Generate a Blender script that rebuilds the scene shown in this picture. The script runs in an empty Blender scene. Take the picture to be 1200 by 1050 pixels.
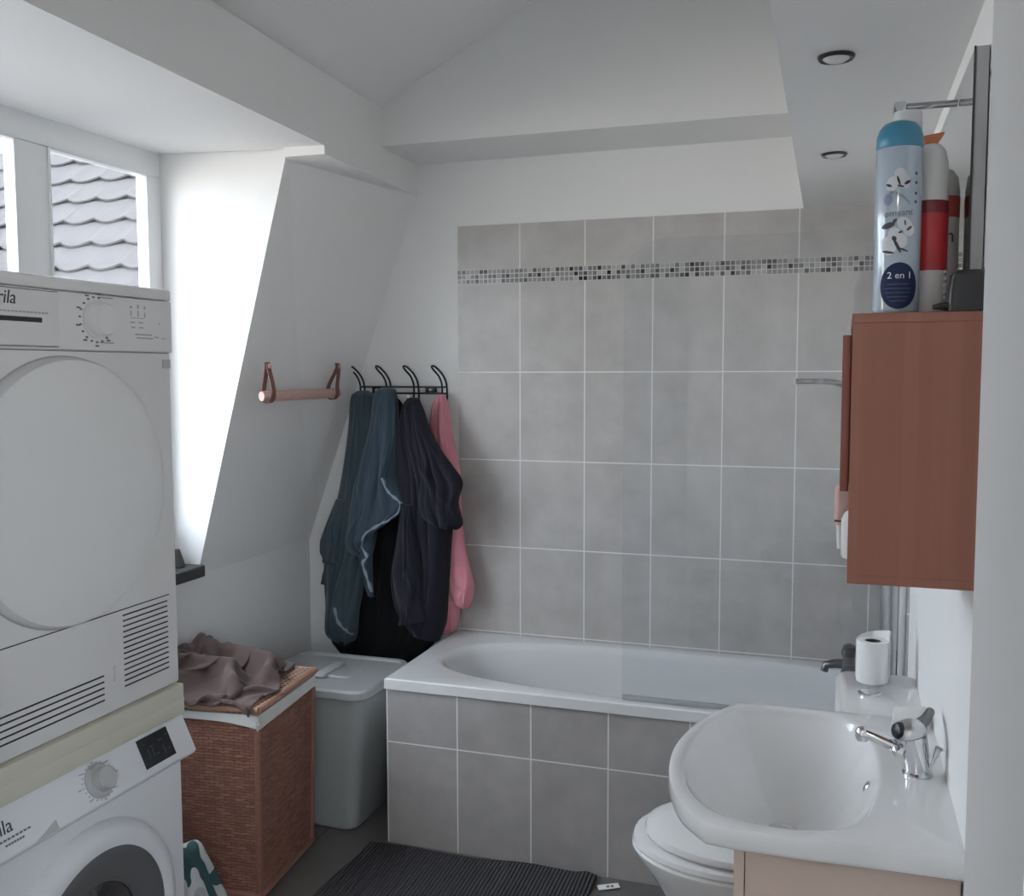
import bpy, bmesh, math, random
import numpy as np
from mathutils import Vector, Matrix, noise

random.seed(7)
scene = bpy.context.scene
COL = scene.collection
PI = math.pi

# ------------------------------------------------------------------ camera
CAM = Vector((1.39793, -3.52599, 1.56970))
FPX, YAW, PITCH, ROLL = 1152.83, 0.323025, 0.076918, -0.0024537


def cam_axes():
    cy, sy, cp, sp = math.cos(YAW), math.sin(YAW), math.cos(PITCH), math.sin(PITCH)
    right = Vector((cy, sy, 0)); fwd = Vector((-sy, cy, 0)); up = Vector((0, 0, 1))
    f = fwd * cp - up * sp; u = up * cp + fwd * sp
    r3 = right * math.cos(ROLL) + u * math.sin(ROLL)
    u3 = u * math.cos(ROLL) - right * math.sin(ROLL)
    return r3, u3, f


R3, U3, F3 = cam_axes()


def at(px, py, ax, val):
    """Measured photo point -> world point on the plane axis=val."""
    d = (px - 600) / FPX * R3 - (py - 525) / FPX * U3 + F3
    t = (val - CAM[ax]) / d[ax]
    return CAM + d * t


cd = bpy.data.cameras.new('camera')
cam = bpy.data.objects.new('camera', cd)
COL.objects.link(cam)
m = Matrix.Identity(4)
for i in range(3):
    m[i][0], m[i][1], m[i][2], m[i][3] = R3[i], U3[i], -F3[i], CAM[i]
cam.matrix_world = m
cd.sensor_fit = 'HORIZONTAL'; cd.sensor_width = 36.0
cd.lens = FPX / 1200 * 36
cd.clip_start = 0.02
scene.camera = cam

# ------------------------------------------------------------------ materials


def new_mat(name):
    mt = bpy.data.materials.new(name); mt.use_nodes = True
    nt = mt.node_tree
    return mt, nt, nt.nodes['Principled BSDF']


def N(nt, t, **kw):
    n = nt.nodes.new(t)
    for k, v in kw.items():
        setattr(n, k, v)
    return n


def setin(n, i, v):
    n.inputs[i].default_value = v


def math_n(nt, op, a, b=None, c=None):
    n = N(nt, 'ShaderNodeMath', operation=op)
    for i, v in enumerate((a, b, c)):
        if v is None:
            continue
        if isinstance(v, (int, float)):
            n.inputs[i].default_value = v
        else:
            nt.links.new(v, n.inputs[i])
    return n.outputs[0]


def rgba(c):
    return (c[0], c[1], c[2], 1)


def mix_col(nt, fac, a, b):
    n = N(nt, 'ShaderNodeMix', data_type='RGBA')
    if isinstance(fac, (int, float)):
        n.inputs[0].default_value = fac
    else:
        nt.links.new(fac, n.inputs[0])
    for i, v in ((6, a), (7, b)):
        if isinstance(v, tuple):
            n.inputs[i].default_value = rgba(v)
        else:
            nt.links.new(v, n.inputs[i])
    return n.outputs[2]


def add_bump(nt, bsdf, h, strength, dist=0.002):
    b = N(nt, 'ShaderNodeBump')
    setin(b, 'Strength', strength); setin(b, 'Distance', dist)
    nt.links.new(h, b.inputs['Height'])
    nt.links.new(b.outputs[0], bsdf.inputs['Normal'])


def plain(name, col, rough=0.5, metal=0.0, var=0.06, scale=9.0, bump=0.0, bscale=120.0, coat=0.0, spec=0.5):
    mt, nt, b = new_mat(name)
    tc = N(nt, 'ShaderNodeTexCoord')
    nz = N(nt, 'ShaderNodeTexNoise'); setin(nz, 'Scale', scale); setin(nz, 'Detail', 3)
    nt.links.new(tc.outputs['Object'], nz.inputs['Vector'])
    lo = tuple(max(0, x * (1 - var)) for x in col); hi = tuple(min(1, x * (1 + var)) for x in col)
    nt.links.new(mix_col(nt, nz.outputs[0], lo, hi), b.inputs['Base Color'])
    setin(b, 'Roughness', rough); setin(b, 'Metallic', metal)
    setin(b, 'Specular IOR Level', spec)
    if coat:
        setin(b, 'Coat Weight', coat); setin(b, 'Coat Roughness', 0.08)
    if bump:
        n2 = N(nt, 'ShaderNodeTexNoise'); setin(n2, 'Scale', bscale); setin(n2, 'Detail', 4)
        nt.links.new(tc.outputs['Object'], n2.inputs['Vector'])
        add_bump(nt, b, n2.outputs[0], bump)
    return mt


def fabric(name, col, var=0.18, rough=0.95, scale=22.0, sheen=0.2):
    mt, nt, b = new_mat(name)
    tc = N(nt, 'ShaderNodeTexCoord')
    nz = N(nt, 'ShaderNodeTexNoise'); setin(nz, 'Scale', scale); setin(nz, 'Detail', 5)
    nt.links.new(tc.outputs['Object'], nz.inputs['Vector'])
    lo = tuple(x * (1 - var) for x in col); hi = tuple(min(1, x * (1 + var)) for x in col)
    nt.links.new(mix_col(nt, nz.outputs[0], lo, hi), b.inputs['Base Color'])
    setin(b, 'Roughness', rough); setin(b, 'Sheen Weight', sheen); setin(b, 'Specular IOR Level', 0.15)
    n2 = N(nt, 'ShaderNodeTexNoise'); setin(n2, 'Scale', 600.0); setin(n2, 'Detail', 2)
    nt.links.new(tc.outputs['Object'], n2.inputs['Vector'])
    add_bump(nt, b, n2.outputs[0], 0.25, 0.001)
    return mt


def xyz_of(nt):
    tc = N(nt, 'ShaderNodeTexCoord')
    sp = N(nt, 'ShaderNodeSeparateXYZ')
    nt.links.new(tc.outputs['Object'], sp.inputs[0])
    return tc, sp.outputs[0], sp.outputs[1], sp.outputs[2]


def grout_mask(nt, coord, period, offset, width):
    """1 on the joint, 0 on the tile."""
    s = math_n(nt, 'DIVIDE', math_n(nt, 'SUBTRACT', coord, offset), period)
    d = math_n(nt, 'ABSOLUTE', math_n(nt, 'SUBTRACT', s, math_n(nt, 'ROUND', s)))
    return math_n(nt, 'LESS_THAN', d, width / 2 / period)


def tile_mat(name, ax, period, off, zlines, col, groutcol=(0.85, 0.84, 0.83), zperiod=None, rough=0.28):
    mt, nt, b = new_mat(name)
    tc, x, y, z = xyz_of(nt)
    h = (x, y)[ax]
    g = grout_mask(nt, h, period, off, 0.0042)
    if zperiod:
        gz = grout_mask(nt, z, zperiod[0], zperiod[1], 0.0042)
    else:
        gz = None
        for zl in zlines:
            q = math_n(nt, 'LESS_THAN', math_n(nt, 'ABSOLUTE', math_n(nt, 'SUBTRACT', z, zl)), 0.0021)
            gz = q if gz is None else math_n(nt, 'MAXIMUM', gz, q)
    g = math_n(nt, 'MAXIMUM', g, gz)
    nz = N(nt, 'ShaderNodeTexNoise'); setin(nz, 'Scale', 7.0); setin(nz, 'Detail', 5); setin(nz, 'Roughness', 0.6)
    nt.links.new(tc.outputs['Object'], nz.inputs['Vector'])
    n2 = N(nt, 'ShaderNodeTexNoise'); setin(n2, 'Scale', 2.2); setin(n2, 'Detail', 2)
    nt.links.new(tc.outputs['Object'], n2.inputs['Vector'])
    cr = N(nt, 'ShaderNodeValToRGB')
    cr.color_ramp.elements[0].position = 0.30; cr.color_ramp.elements[1].position = 0.72
    cr.color_ramp.elements[0].color = rgba(tuple(c * 0.84 for c in col))
    cr.color_ramp.elements[1].color = rgba(tuple(c * 1.14 for c in col))
    nt.links.new(nz.outputs[0], cr.inputs[0])
    base = mix_col(nt, math_n(nt, 'MULTIPLY', n2.outputs[0], 0.35), cr.outputs[0], (col[0] * 1.05, col[1] * 0.97, col[2] * 0.95))
    nt.links.new(mix_col(nt, g, base, groutcol), b.inputs['Base Color'])
    r = math_n(nt, 'ADD', rough, math_n(nt, 'MULTIPLY', g, 0.5))
    nt.links.new(r, b.inputs['Roughness'])
    add_bump(nt, b, math_n(nt, 'SUBTRACT', 1.0, g), 0.3, 0.001)
    return mt


def mosaic_mat():
    mt, nt, b = new_mat('glass mosaic strip')
    tc, x, y, z = xyz_of(nt)
    P = 0.0176
    z0 = 1.903
    g = math_n(nt, 'MAXIMUM', grout_mask(nt, x, P, 0.0, 0.0032), grout_mask(nt, z, P, z0, 0.0032))
    cx = math_n(nt, 'FLOOR', math_n(nt, 'DIVIDE', x, P))
    cz = math_n(nt, 'FLOOR', math_n(nt, 'DIVIDE', math_n(nt, 'SUBTRACT', z, z0), P))
    cb = N(nt, 'ShaderNodeCombineXYZ')
    nt.links.new(cx, cb.inputs[0]); nt.links.new(cz, cb.inputs[1])
    wn = N(nt, 'ShaderNodeTexWhiteNoise', noise_dimensions='3D')
    nt.links.new(cb.outputs[0], wn.inputs['Vector'])
    cr = N(nt, 'ShaderNodeValToRGB'); cr.color_ramp.interpolation = 'CONSTANT'
    e = cr.color_ramp.elements
    e[0].position = 0; e[0].color = (0.02, 0.02, 0.022, 1)
    e[1].position = 0.07; e[1].color = (0.10, 0.095, 0.09, 1)
    for p, c in ((0.25, (0.20, 0.19, 0.185, 1)), (0.5, (0.30, 0.285, 0.275, 1)), (0.78, (0.46, 0.45, 0.44, 1))):
        n = e.new(p); n.color = c
    nt.links.new(wn.outputs['Value'], cr.inputs[0])
    nt.links.new(mix_col(nt, g, cr.outputs[0], (0.66, 0.65, 0.64)), b.inputs['Base Color'])
    setin(b, 'Roughness', 0.2)
    return mt


def wicker_mat(name, cols, bw=0.036, rh=0.0095, axis='side'):
    mt, nt, b = new_mat(name)
    tc, x, y, z = xyz_of(nt)
    cb = N(nt, 'ShaderNodeCombineXYZ')
    dn = N(nt, 'ShaderNodeTexNoise'); setin(dn, 'Scale', 45.0); setin(dn, 'Detail', 3)
    nt.links.new(tc.outputs['Object'], dn.inputs['Vector'])
    wob = math_n(nt, 'MULTIPLY', math_n(nt, 'SUBTRACT', dn.outputs[0], 0.5), 0.012)
    nt.links.new(math_n(nt, 'ADD', math_n(nt, 'ADD', x, y), wob), cb.inputs[0]); nt.links.new(math_n(nt, 'ADD', z, wob), cb.inputs[1])
    br = N(nt, 'ShaderNodeTexBrick'); br.offset = 0.5
    setin(br, 'Scale', 1.0); setin(br, 'Brick Width', bw); setin(br, 'Row Height', rh)
    setin(br, 'Mortar Size', 0.0011); setin(br, 'Mortar Smooth', 0.6); setin(br, 'Bias', 0.0)
    setin(br, 'Color1', rgba(cols[0])); setin(br, 'Color2', rgba(cols[1])); setin(br, 'Mortar', rgba(cols[2]))
    nt.links.new(cb.outputs[0], br.inputs['Vector'])
    nz = N(nt, 'ShaderNodeTexNoise'); setin(nz, 'Scale', 14.0); setin(nz, 'Detail', 4)
    nt.links.new(tc.outputs['Object'], nz.inputs['Vector'])
    f = math_n(nt, 'MULTIPLY', nz.outputs[0], 0.55)
    nt.links.new(mix_col(nt, f, br.outputs['Color'], cols[1]), b.inputs['Base Color'])
    setin(b, 'Roughness', 0.55)
    w = math_n(nt, 'SINE', math_n(nt, 'MULTIPLY', math_n(nt, 'ADD', x, y), 2 * PI / bw))
    h = math_n(nt, 'ADD', math_n(nt, 'SUBTRACT', 1.0, br.outputs['Fac']), math_n(nt, 'MULTIPLY', w, 0.25))
    add_bump(nt, b, h, 0.9, 0.004)
    return mt


def lid_weave_mat():
    mt, nt, b = new_mat('open wicker weave')
    tc, x, y, z = xyz_of(nt)
    P = 0.0195

    def cell(c):
        s = math_n(nt, 'DIVIDE', c, P)
        return math_n(nt, 'ABSOLUTE', math_n(nt, 'SUBTRACT', s, math_n(nt, 'ROUND', s)))
    hx = math_n(nt, 'LESS_THAN', cell(x), 0.20); hy = math_n(nt, 'LESS_THAN', cell(y), 0.24)
    hole = math_n(nt, 'MULTIPLY', hx, hy)
    nz = N(nt, 'ShaderNodeTexNoise'); setin(nz, 'Scale', 60.0)
    nt.links.new(tc.outputs['Object'], nz.inputs['Vector'])
    base = mix_col(nt, nz.outputs[0], (0.42, 0.25, 0.18), (0.66, 0.46, 0.36))
    nt.links.new(mix_col(nt, hole, base, (0.03, 0.016, 0.012)), b.inputs['Base Color'])
    setin(b, 'Roughness', 0.55)
    add_bump(nt, b, math_n(nt, 'SUBTRACT', 1.0, hole), 0.8, 0.004)
    return mt


def wood_mat(name, c1, c2, c3, scale=26.0, rough=0.38):
    mt, nt, b = new_mat(name)
    tc, x, y, z = xyz_of(nt)
    mp = N(nt, 'ShaderNodeMapping'); setin(mp, 'Scale', (scale, scale, 1.3))
    nt.links.new(tc.outputs['Object'], mp.inputs[0])
    nz = N(nt, 'ShaderNodeTexNoise'); setin(nz, 'Scale', 1.6); setin(nz, 'Detail', 6); setin(nz, 'Roughness', 0.65)
    nt.links.new(mp.outputs[0], nz.inputs['Vector'])
    cell = math_n(nt, 'FLOOR', math_n(nt, 'DIVIDE', math_n(nt, 'ADD', x, math_n(nt, 'MULTIPLY', y, 1.0)), 0.019))
    wn = N(nt, 'ShaderNodeTexWhiteNoise', noise_dimensions='1D'); nt.links.new(cell, wn.inputs['W'])
    f1 = mix_col(nt, nz.outputs[0], c1, c2)
    out = mix_col(nt, math_n(nt, 'MULTIPLY', wn.outputs['Value'], 0.45), f1, c3)
    nt.links.new(out, b.inputs['Base Color'])
    setin(b, 'Roughness', rough)
    add_bump(nt, b, nz.outputs[0], 0.08, 0.001)
    return mt


def glass_mat(name, tint=(1, 1, 1), ior=1.5, boost=1.0):
    """Thin pane: clear transmission plus a Fresnel mirror layer."""
    mt, nt, b = new_mat(name)
    nt.nodes.remove(b)
    out = nt.nodes['Material Output']
    tr = N(nt, 'ShaderNodeBsdfTransparent'); setin(tr, 0, rgba(tint))
    gl = N(nt, 'ShaderNodeBsdfGlossy'); setin(gl, 'Roughness', 0.015)
    fr = N(nt, 'ShaderNodeFresnel')
    ge = N(nt, 'ShaderNodeNewGeometry')     # a thin pane reflects alike from both of its faces
    nt.links.new(math_n(nt, 'ADD', ior, math_n(nt, 'MULTIPLY', ge.outputs['Backfacing'], 1 / ior - ior)), fr.inputs['IOR'])
    mx = N(nt, 'ShaderNodeMixShader')
    nt.links.new(math_n(nt, 'MULTIPLY', fr.outputs[0], boost), mx.inputs[0])
    nt.links.new(tr.outputs[0], mx.inputs[1]); nt.links.new(gl.outputs[0], mx.inputs[2])
    nt.links.new(mx.outputs[0], out.inputs[0])
    return mt


M = {}
M['wall'] = plain('white wall paint', (0.86, 0.86, 0.855), 0.7, var=0.015, scale=3, bump=0.03, bscale=90)
M['ceiling'] = plain('white ceiling paint', (0.86, 0.86, 0.86), 0.75, var=0.015, scale=2, bump=0.03, bscale=60)
M['hall'] = plain('hallway paint', (0.72, 0.71, 0.70), 0.8, var=0.02)
M['tile_back'] = tile_mat('grey wall tile', 0, 0.25, 0.0, (0.570, 0.9031, 1.2364, 1.5697), (0.52, 0.505, 0.49))
M['tile_side'] = tile_mat('grey wall tile return', 1, 0.25, 0.0, (0.570, 0.9031, 1.2364, 1.5697), (0.52, 0.505, 0.49))
M['tile_tub'] = tile_mat('darkened apron tile', 0, 0.25, -0.010, (0.347,), (0.425, 0.412, 0.405))  # same tile as the wall, darkened to imitate weaker light low down
M['mosaic'] = mosaic_mat()
M['enamel'] = plain('white enamel', (0.78, 0.79, 0.80), 0.18, var=0.01, coat=0.4)
M['porcelain'] = plain('white porcelain', (0.80, 0.80, 0.80), 0.12, var=0.01, coat=0.5)
M['appliance'] = plain('appliance white', (0.72, 0.715, 0.705), 0.35, var=0.01)
M['appliance2'] = plain('appliance white panel', (0.74, 0.74, 0.735), 0.32, var=0.01)
M['washer'] = plain('washer white', (0.74, 0.755, 0.775), 0.32, var=0.01)
M['beige'] = plain('aged beige plastic', (0.60, 0.585, 0.49), 0.5, var=0.03)
M['black'] = plain('black plastic', (0.018, 0.018, 0.02), 0.35)
M['slot'] = plain('dark gap', (0.03, 0.03, 0.032), 0.7)
M['ink'] = plain('grey print', (0.17, 0.17, 0.18), 0.6)
M['ink_dark'] = plain('dark print', (0.05, 0.05, 0.06), 0.6)
M['ink_light'] = plain('pale print', (0.42, 0.42, 0.43), 0.6)
M['knob_grey'] = plain('grey knob plastic', (0.46, 0.46, 0.46), 0.4)
M['door_grey'] = plain('grey door plastic', (0.115, 0.115, 0.12), 0.3)
M['drum'] = plain('dark door glass', (0.016, 0.016, 0.018), 0.08, coat=0.6)
M['display'] = plain('black display', (0.008, 0.009, 0.011), 0.12)
M['seg'] = plain('unlit display digits', (0.05, 0.055, 0.06), 0.3)
M['chrome'] = plain('chrome', (0.72, 0.73, 0.75), 0.10, metal=1.0, var=0.02)
M['brushed'] = plain('brushed aluminium', (0.62, 0.63, 0.64), 0.32, metal=1.0, var=0.04)
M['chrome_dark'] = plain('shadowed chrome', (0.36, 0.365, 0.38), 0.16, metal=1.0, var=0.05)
M['mixer_metal'] = plain('dull grey metal', (0.20, 0.205, 0.215), 0.35, metal=1.0, var=0.05)
M['mirror'] = plain('mirror glass', (0.86, 0.87, 0.87), 0.01, metal=1.0, var=0.0)
M['mirror_edge'] = plain('mirror edge', (0.42, 0.42, 0.42), 0.4)
M['wicker'] = wicker_mat('brown wicker', ((0.44, 0.215, 0.150), (0.25, 0.105, 0.075), (0.035, 0.016, 0.013)))
M['wicker_edge'] = plain('bound wicker edge', (0.40, 0.22, 0.16), 0.5, var=0.2, scale=60, bump=0.4, bscale=220)
M['wicker_post'] = plain('bound wicker post', (0.27, 0.125, 0.09), 0.55, var=0.3, scale=90, bump=0.6, bscale=160)
M['weave'] = lid_weave_mat()
M['liner'] = fabric('white liner cloth', (0.66, 0.66, 0.64), var=0.05, sheen=0.1)
M['brown_cloth'] = fabric('taupe cotton', (0.112, 0.077, 0.073), var=0.10)
M['bin'] = plain('translucent plastic', (0.36, 0.38, 0.375), 0.42, var=0.02)
M['bin_lid'] = plain('milky lid plastic', (0.40, 0.42, 0.425), 0.4, var=0.02)
M['teal'] = fabric('faded teal cotton', (0.056, 0.084, 0.102))
M['denim'] = fabric('blue cotton', (0.053, 0.080, 0.110))
M['trim_cloth'] = fabric('pale blue trim', (0.27, 0.33, 0.40), var=0.1)
M['navy'] = fabric('dark navy fleece', (0.020, 0.0205, 0.031), sheen=0.12)
M['dark_cloth'] = fabric('black cotton', (0.010, 0.0105, 0.012), sheen=0.04)
M['green_cloth'] = fabric('dark green cotton', (0.04, 0.062, 0.052))
M['pink'] = fabric('pink fleece', (0.74, 0.30, 0.36), var=0.08)
M['peach'] = plain('pale peach dowel', (0.60, 0.39, 0.34), 0.55, var=0.08, scale=40)
M['leather'] = plain('brown leather', (0.23, 0.10, 0.085), 0.55, var=0.12, scale=60)
M['iron'] = plain('black lacquered wire', (0.008, 0.008, 0.009), 0.4)
M['bamboo'] = wood_mat('reddish bamboo', (0.265, 0.100, 0.064), (0.335, 0.140, 0.094), (0.235, 0.086, 0.057))
M['bamboo_door'] = wood_mat('dark reddish bamboo', (0.22, 0.06, 0.045), (0.28, 0.085, 0.06), (0.19, 0.055, 0.04))
M['vanity'] = plain('pinkish beige laminate', (0.62, 0.49, 0.42), 0.45, var=0.02)
M['slate'] = plain('dark slate', (0.06, 0.063, 0.066), 0.5, var=0.15, scale=30)
M['pvc'] = plain('white window plastic', (0.80, 0.81, 0.82), 0.35, var=0.01)
M['floor'] = tile_mat('dark grey floor tile', 0, 0.60, -0.25, (), (0.14, 0.137, 0.132), groutcol=(0.10, 0.098, 0.094), zperiod=(50.0, 25.0), rough=0.4)
M['paper'] = plain('white tissue', (0.86, 0.86, 0.86), 0.9, var=0.02, bump=0.1, bscale=200)
M['card'] = plain('grey cardboard', (0.10, 0.09, 0.085), 0.9)
M['soap'] = plain('white soap', (0.82, 0.81, 0.79), 0.5)
M['can'] = plain('pale blue can', (0.40, 0.47, 0.54), 0.2, var=0.05, scale=12, coat=1.0)
M['can_cap'] = plain('teal blue cap', (0.055, 0.235, 0.36), 0.35)
M['cotton'] = plain('cotton boll print', (0.60, 0.62, 0.65), 0.4)
M['navy_ink'] = plain('navy print', (0.016, 0.027, 0.075), 0.5, spec=0.2)
M['white_ink'] = plain('white print', (0.75, 0.77, 0.80), 0.4)
M['white_plastic'] = plain('white plastic', (0.70, 0.685, 0.67), 0.4, var=0.02)
M['red_label'] = plain('red label', (0.50, 0.035, 0.04), 0.35, var=0.25, scale=30)
M['dark_red'] = plain('dark red label', (0.20, 0.02, 0.03), 0.35)
M['grey_bottle'] = plain('pale grey bottle', (0.52, 0.50, 0.485), 0.4)
M['orange'] = plain('orange cap', (0.66, 0.22, 0.09), 0.4)
M['dark_blue'] = plain('dark blue plastic', (0.012, 0.015, 0.028), 0.3)
M['pinkish'] = plain('pink packet', (0.72, 0.47, 0.43), 0.5)
M['towel_white'] = fabric('white and grey cloth', (0.50, 0.50, 0.51), var=0.08)
M['towel_green'] = fabric('dark teal cloth', (0.035, 0.085, 0.09), var=0.1)
M['lamp_glass'] = plain('clear bulb face', (0.75, 0.75, 0.74), 0.15, coat=0.5)
M['glass_pane'] = glass_mat('window glass', (0.98, 0.99, 0.99))
M['glass_screen'] = glass_mat('shower glass', (0.98, 0.988, 0.994))


def mat_mat():
    mt, nt, b = new_mat('charcoal ribbed cotton')
    tc, x, y, z = xyz_of(nt)
    s = math_n(nt, 'SINE', math_n(nt, 'MULTIPLY', math_n(nt, 'ADD', x, math_n(nt, 'MULTIPLY', y, 0.03)), 2 * PI / 0.012))
    nz = N(nt, 'ShaderNodeTexNoise'); setin(nz, 'Scale', 90.0); setin(nz, 'Detail', 4)
    nt.links.new(tc.outputs['Object'], nz.inputs['Vector'])
    f = math_n(nt, 'MULTIPLY', math_n(nt, 'ADD', math_n(nt, 'MULTIPLY', s, 0.35), 0.5), nz.outputs[0])
    nt.links.new(mix_col(nt, f, (0.050, 0.050, 0.054), (0.15, 0.15, 0.16)), b.inputs['Base Color'])
    setin(b, 'Roughness', 1.0); setin(b, 'Specular IOR Level', 0.1)
    add_bump(nt, b, s, 0.8, 0.004)
    return mt


M['mat'] = mat_mat()


def roof_mat():
    mt, nt, b = new_mat('weathered roof tiles')
    tc, x, y, z = xyz_of(nt)
    cb = N(nt, 'ShaderNodeCombineXYZ')
    nt.links.new(x, cb.inputs[0]); nt.links.new(math_n(nt, 'MULTIPLY', z, 1.41), cb.inputs[1])
    br = N(nt, 'ShaderNodeTexBrick'); br.offset = 0.5
    setin(br, 'Scale', 1.0); setin(br, 'Brick Width', 0.22); setin(br, 'Row Height', 0.25)
    setin(br, 'Mortar Size', 0.012); setin(br, 'Mortar Smooth', 0.8)
    setin(br, 'Color1', (0.046, 0.041, 0.042, 1)); setin(br, 'Color2', (0.035, 0.033, 0.0345, 1)); setin(br, 'Mortar', (0.023, 0.020, 0.022, 1))
    nt.links.new(cb.outputs[0], br.inputs['Vector'])
    nz = N(nt, 'ShaderNodeTexNoise'); setin(nz, 'Scale', 3.0); setin(nz, 'Detail', 5)
    nt.links.new(tc.outputs['Object'], nz.inputs['Vector'])
    nt.links.new(mix_col(nt, math_n(nt, 'MULTIPLY', nz.outputs[0], 0.8), br.outputs['Color'], (0.041, 0.038, 0.040)), b.inputs['Base Color'])
    setin(b, 'Roughness', 0.9)
    return mt


M['roof'] = roof_mat()

# ------------------------------------------------------------------ mesh helpers


def V(*a):
    return Vector(a)


class MB:
    """Collects shapes into ONE mesh."""

    def __init__(self):
        self.bm = bmesh.new()

    def box(self, a, b, bev=0.0, seg=2):
        lo = [min(a[i], b[i]) for i in range(3)]; hi = [max(a[i], b[i]) for i in range(3)]
        vs = [self.bm.verts.new((x, y, z)) for x in (lo[0], hi[0]) for y in (lo[1], hi[1]) for z in (lo[2], hi[2])]
        fs = []
        for q in ((0, 1, 3, 2), (4, 6, 7, 5), (0, 4, 5, 1), (2, 3, 7, 6), (0, 2, 6, 4), (1, 5, 7, 3)):
            fs.append(self.bm.faces.new([vs[i] for i in q]))
        if bev:
            es = list({e for f in fs for e in f.edges})
            bmesh.ops.bevel(self.bm, geom=es, offset=bev, segments=seg, profile=0.5, affect='EDGES')
        return self

    def hexa(self, pts, bev=0.0):
        """8 points: bottom loop of 4, top loop of 4."""
        vs = [self.bm.verts.new(p) for p in pts]
        fs = [self.bm.faces.new([vs[i] for i in q]) for q in ((3, 2, 1, 0), (4, 5, 6, 7), (0, 1, 5, 4), (1, 2, 6, 5), (2, 3, 7, 6), (3, 0, 4, 7))]
        if bev:
            es = list({e for f in fs for e in f.edges})
            bmesh.ops.bevel(self.bm, geom=es, offset=bev, segments=2, profile=0.5, affect='EDGES')
        return self

    def quad(self, *pts):
        self.bm.faces.new([self.bm.verts.new(p) for p in pts]); return self

    def prism(self, outline, vec, bev=0.0):
        """outline: 3D polygon, extruded along vec."""
        vec = Vector(vec)
        a = [self.bm.verts.new(p) for p in outline]; b = [self.bm.verts.new(Vector(p) + vec) for p in outline]
        n = len(a)
        fs = [self.bm.faces.new(a[::-1]), self.bm.faces.new(b)]
        for i in range(n):
            fs.append(self.bm.faces.new([a[i], a[(i + 1) % n], b[(i + 1) % n], b[i]]))
        if bev:
            es = list({e for f in fs for e in f.edges})
            bmesh.ops.bevel(self.bm, geom=es, offset=bev, segments=2, profile=0.5, affect='EDGES')
        return self

    def loft(self, rings, cap0=True, cap1=True, closed=True):
        rr = [[self.bm.verts.new(p) for p in r] for r in rings]
        n = len(rr[0])
        for a, b in zip(rr, rr[1:]):
            for i in range(n if closed else n - 1):
                j = (i + 1) % n
                self.bm.faces.new([a[i], a[j], b[j], b[i]])
        if cap0:
            self.bm.faces.new(rr[0][::-1])
        if cap1:
            self.bm.faces.new(rr[-1])
        return self

    def lathe(self, prof, origin, axis=(0, 0, 1), n=40, cap0=True, cap1=True):
        ax = Vector(axis).normalized()
        u = ax.orthogonal().normalized(); w = ax.cross(u)
        o = Vector(origin)
        rings = []
        for r, h in prof:
            r = max(r, 1e-5)
            rings.append([o + ax * h + (u * math.cos(2 * PI * i / n) + w * math.sin(2 * PI * i / n)) * r for i in range(n)])
        return self.loft(rings, cap0, cap1)

    def tube(self, pts, r, n=12, cap=True):
        pts = [Vector(p) for p in pts]
        rad = r if isinstance(r, (list, tuple)) else [r] * len(pts)
        t0 = (pts[1] - pts[0]).normalized()
        u = t0.orthogonal().normalized()
        rings = []
        for i, p in enumerate(pts):
            t = ((pts[min(i + 1, len(pts) - 1)] - pts[max(i - 1, 0)])).normalized()
            u = (u - t * u.dot(t)).normalized(); w = t.cross(u)
            rings.append([p + (u * math.cos(2 * PI * k / n) + w * math.sin(2 * PI * k / n)) * rad[i] for k in range(n)])
        return self.loft(rings, cap, cap)

    def ball(self, c, r, n=20, k=12, sc=(1, 1, 1)):
        rings = []
        for j in range(k + 1):
            th = PI * j / k
            rr = max(math.sin(th) * r, 1e-5)
            rings.append([V(c[0] + rr * math.cos(2 * PI * i / n) * sc[0], c[1] + rr * math.sin(2 * PI * i / n) * sc[1], c[2] - math.cos(th) * r * sc[2]) for i in range(n)])
        return self.loft(rings)

    def build(self, name, mat, parent=None, smooth=True, angle=35):
        bm = self.bm
        bmesh.ops.remove_doubles(bm, verts=bm.verts, dist=1e-6)
        bmesh.ops.recalc_face_normals(bm, faces=bm.faces)
        me = bpy.data.meshes.new(name)
        bm.to_mesh(me); bm.free()
        if smooth:
            for p in me.polygons:
                p.use_smooth = True
            me.set_sharp_from_angle(angle=math.radians(angle))
        me.materials.append(mat)
        return link(name, me, parent)


def link(name, me, parent=None):
    o = bpy.data.objects.new(name, me)
    COL.objects.link(o)
    if parent is not None:
        o.parent = parent
        o.matrix_parent_inverse = Matrix.Translation(-world_loc(parent))
    return o


def world_loc(o):
    v = Vector(o.location)
    p = o.parent
    if p is not None:
        v = v + o.matrix_parent_inverse.translation + world_loc(p)
    return v


def tag(o, label=None, cat=None, group=None, kind=None):
    if label:
        o['label'] = label
    if cat:
        o['category'] = cat
    if group:
        o['group'] = group
    if kind:
        o['kind'] = kind
    return o


def thing(name, loc, label, cat, group=None):
    o = bpy.data.objects.new(name, None)
    COL.objects.link(o); o.location = loc; o.empty_display_size = 0.05
    return tag(o, label, cat, group)


def struct(name, mb, mat, parent=None, smooth=False):
    o = mb.build(name, mat, parent, smooth)
    o['kind'] = 'structure'
    return o


def smooth_path(pts, k=8):
    """Catmull-Rom through 3D or nD points."""
    P = [np.array(p, float) for p in pts]
    P = [2 * P[0] - P[1]] + P + [2 * P[-1] - P[-2]]
    out = []
    for i in range(1, len(P) - 2):
        for j in range(k):
            t = j / k
            a, b, c, d = P[i - 1:i + 3]
            out.append(0.5 * (2 * b + (c - a) * t + (2 * a - 5 * b + 4 * c - d) * t * t + (3 * b - a - 3 * c + d) * t ** 3))
    out.append(P[-2])
    return out


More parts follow.
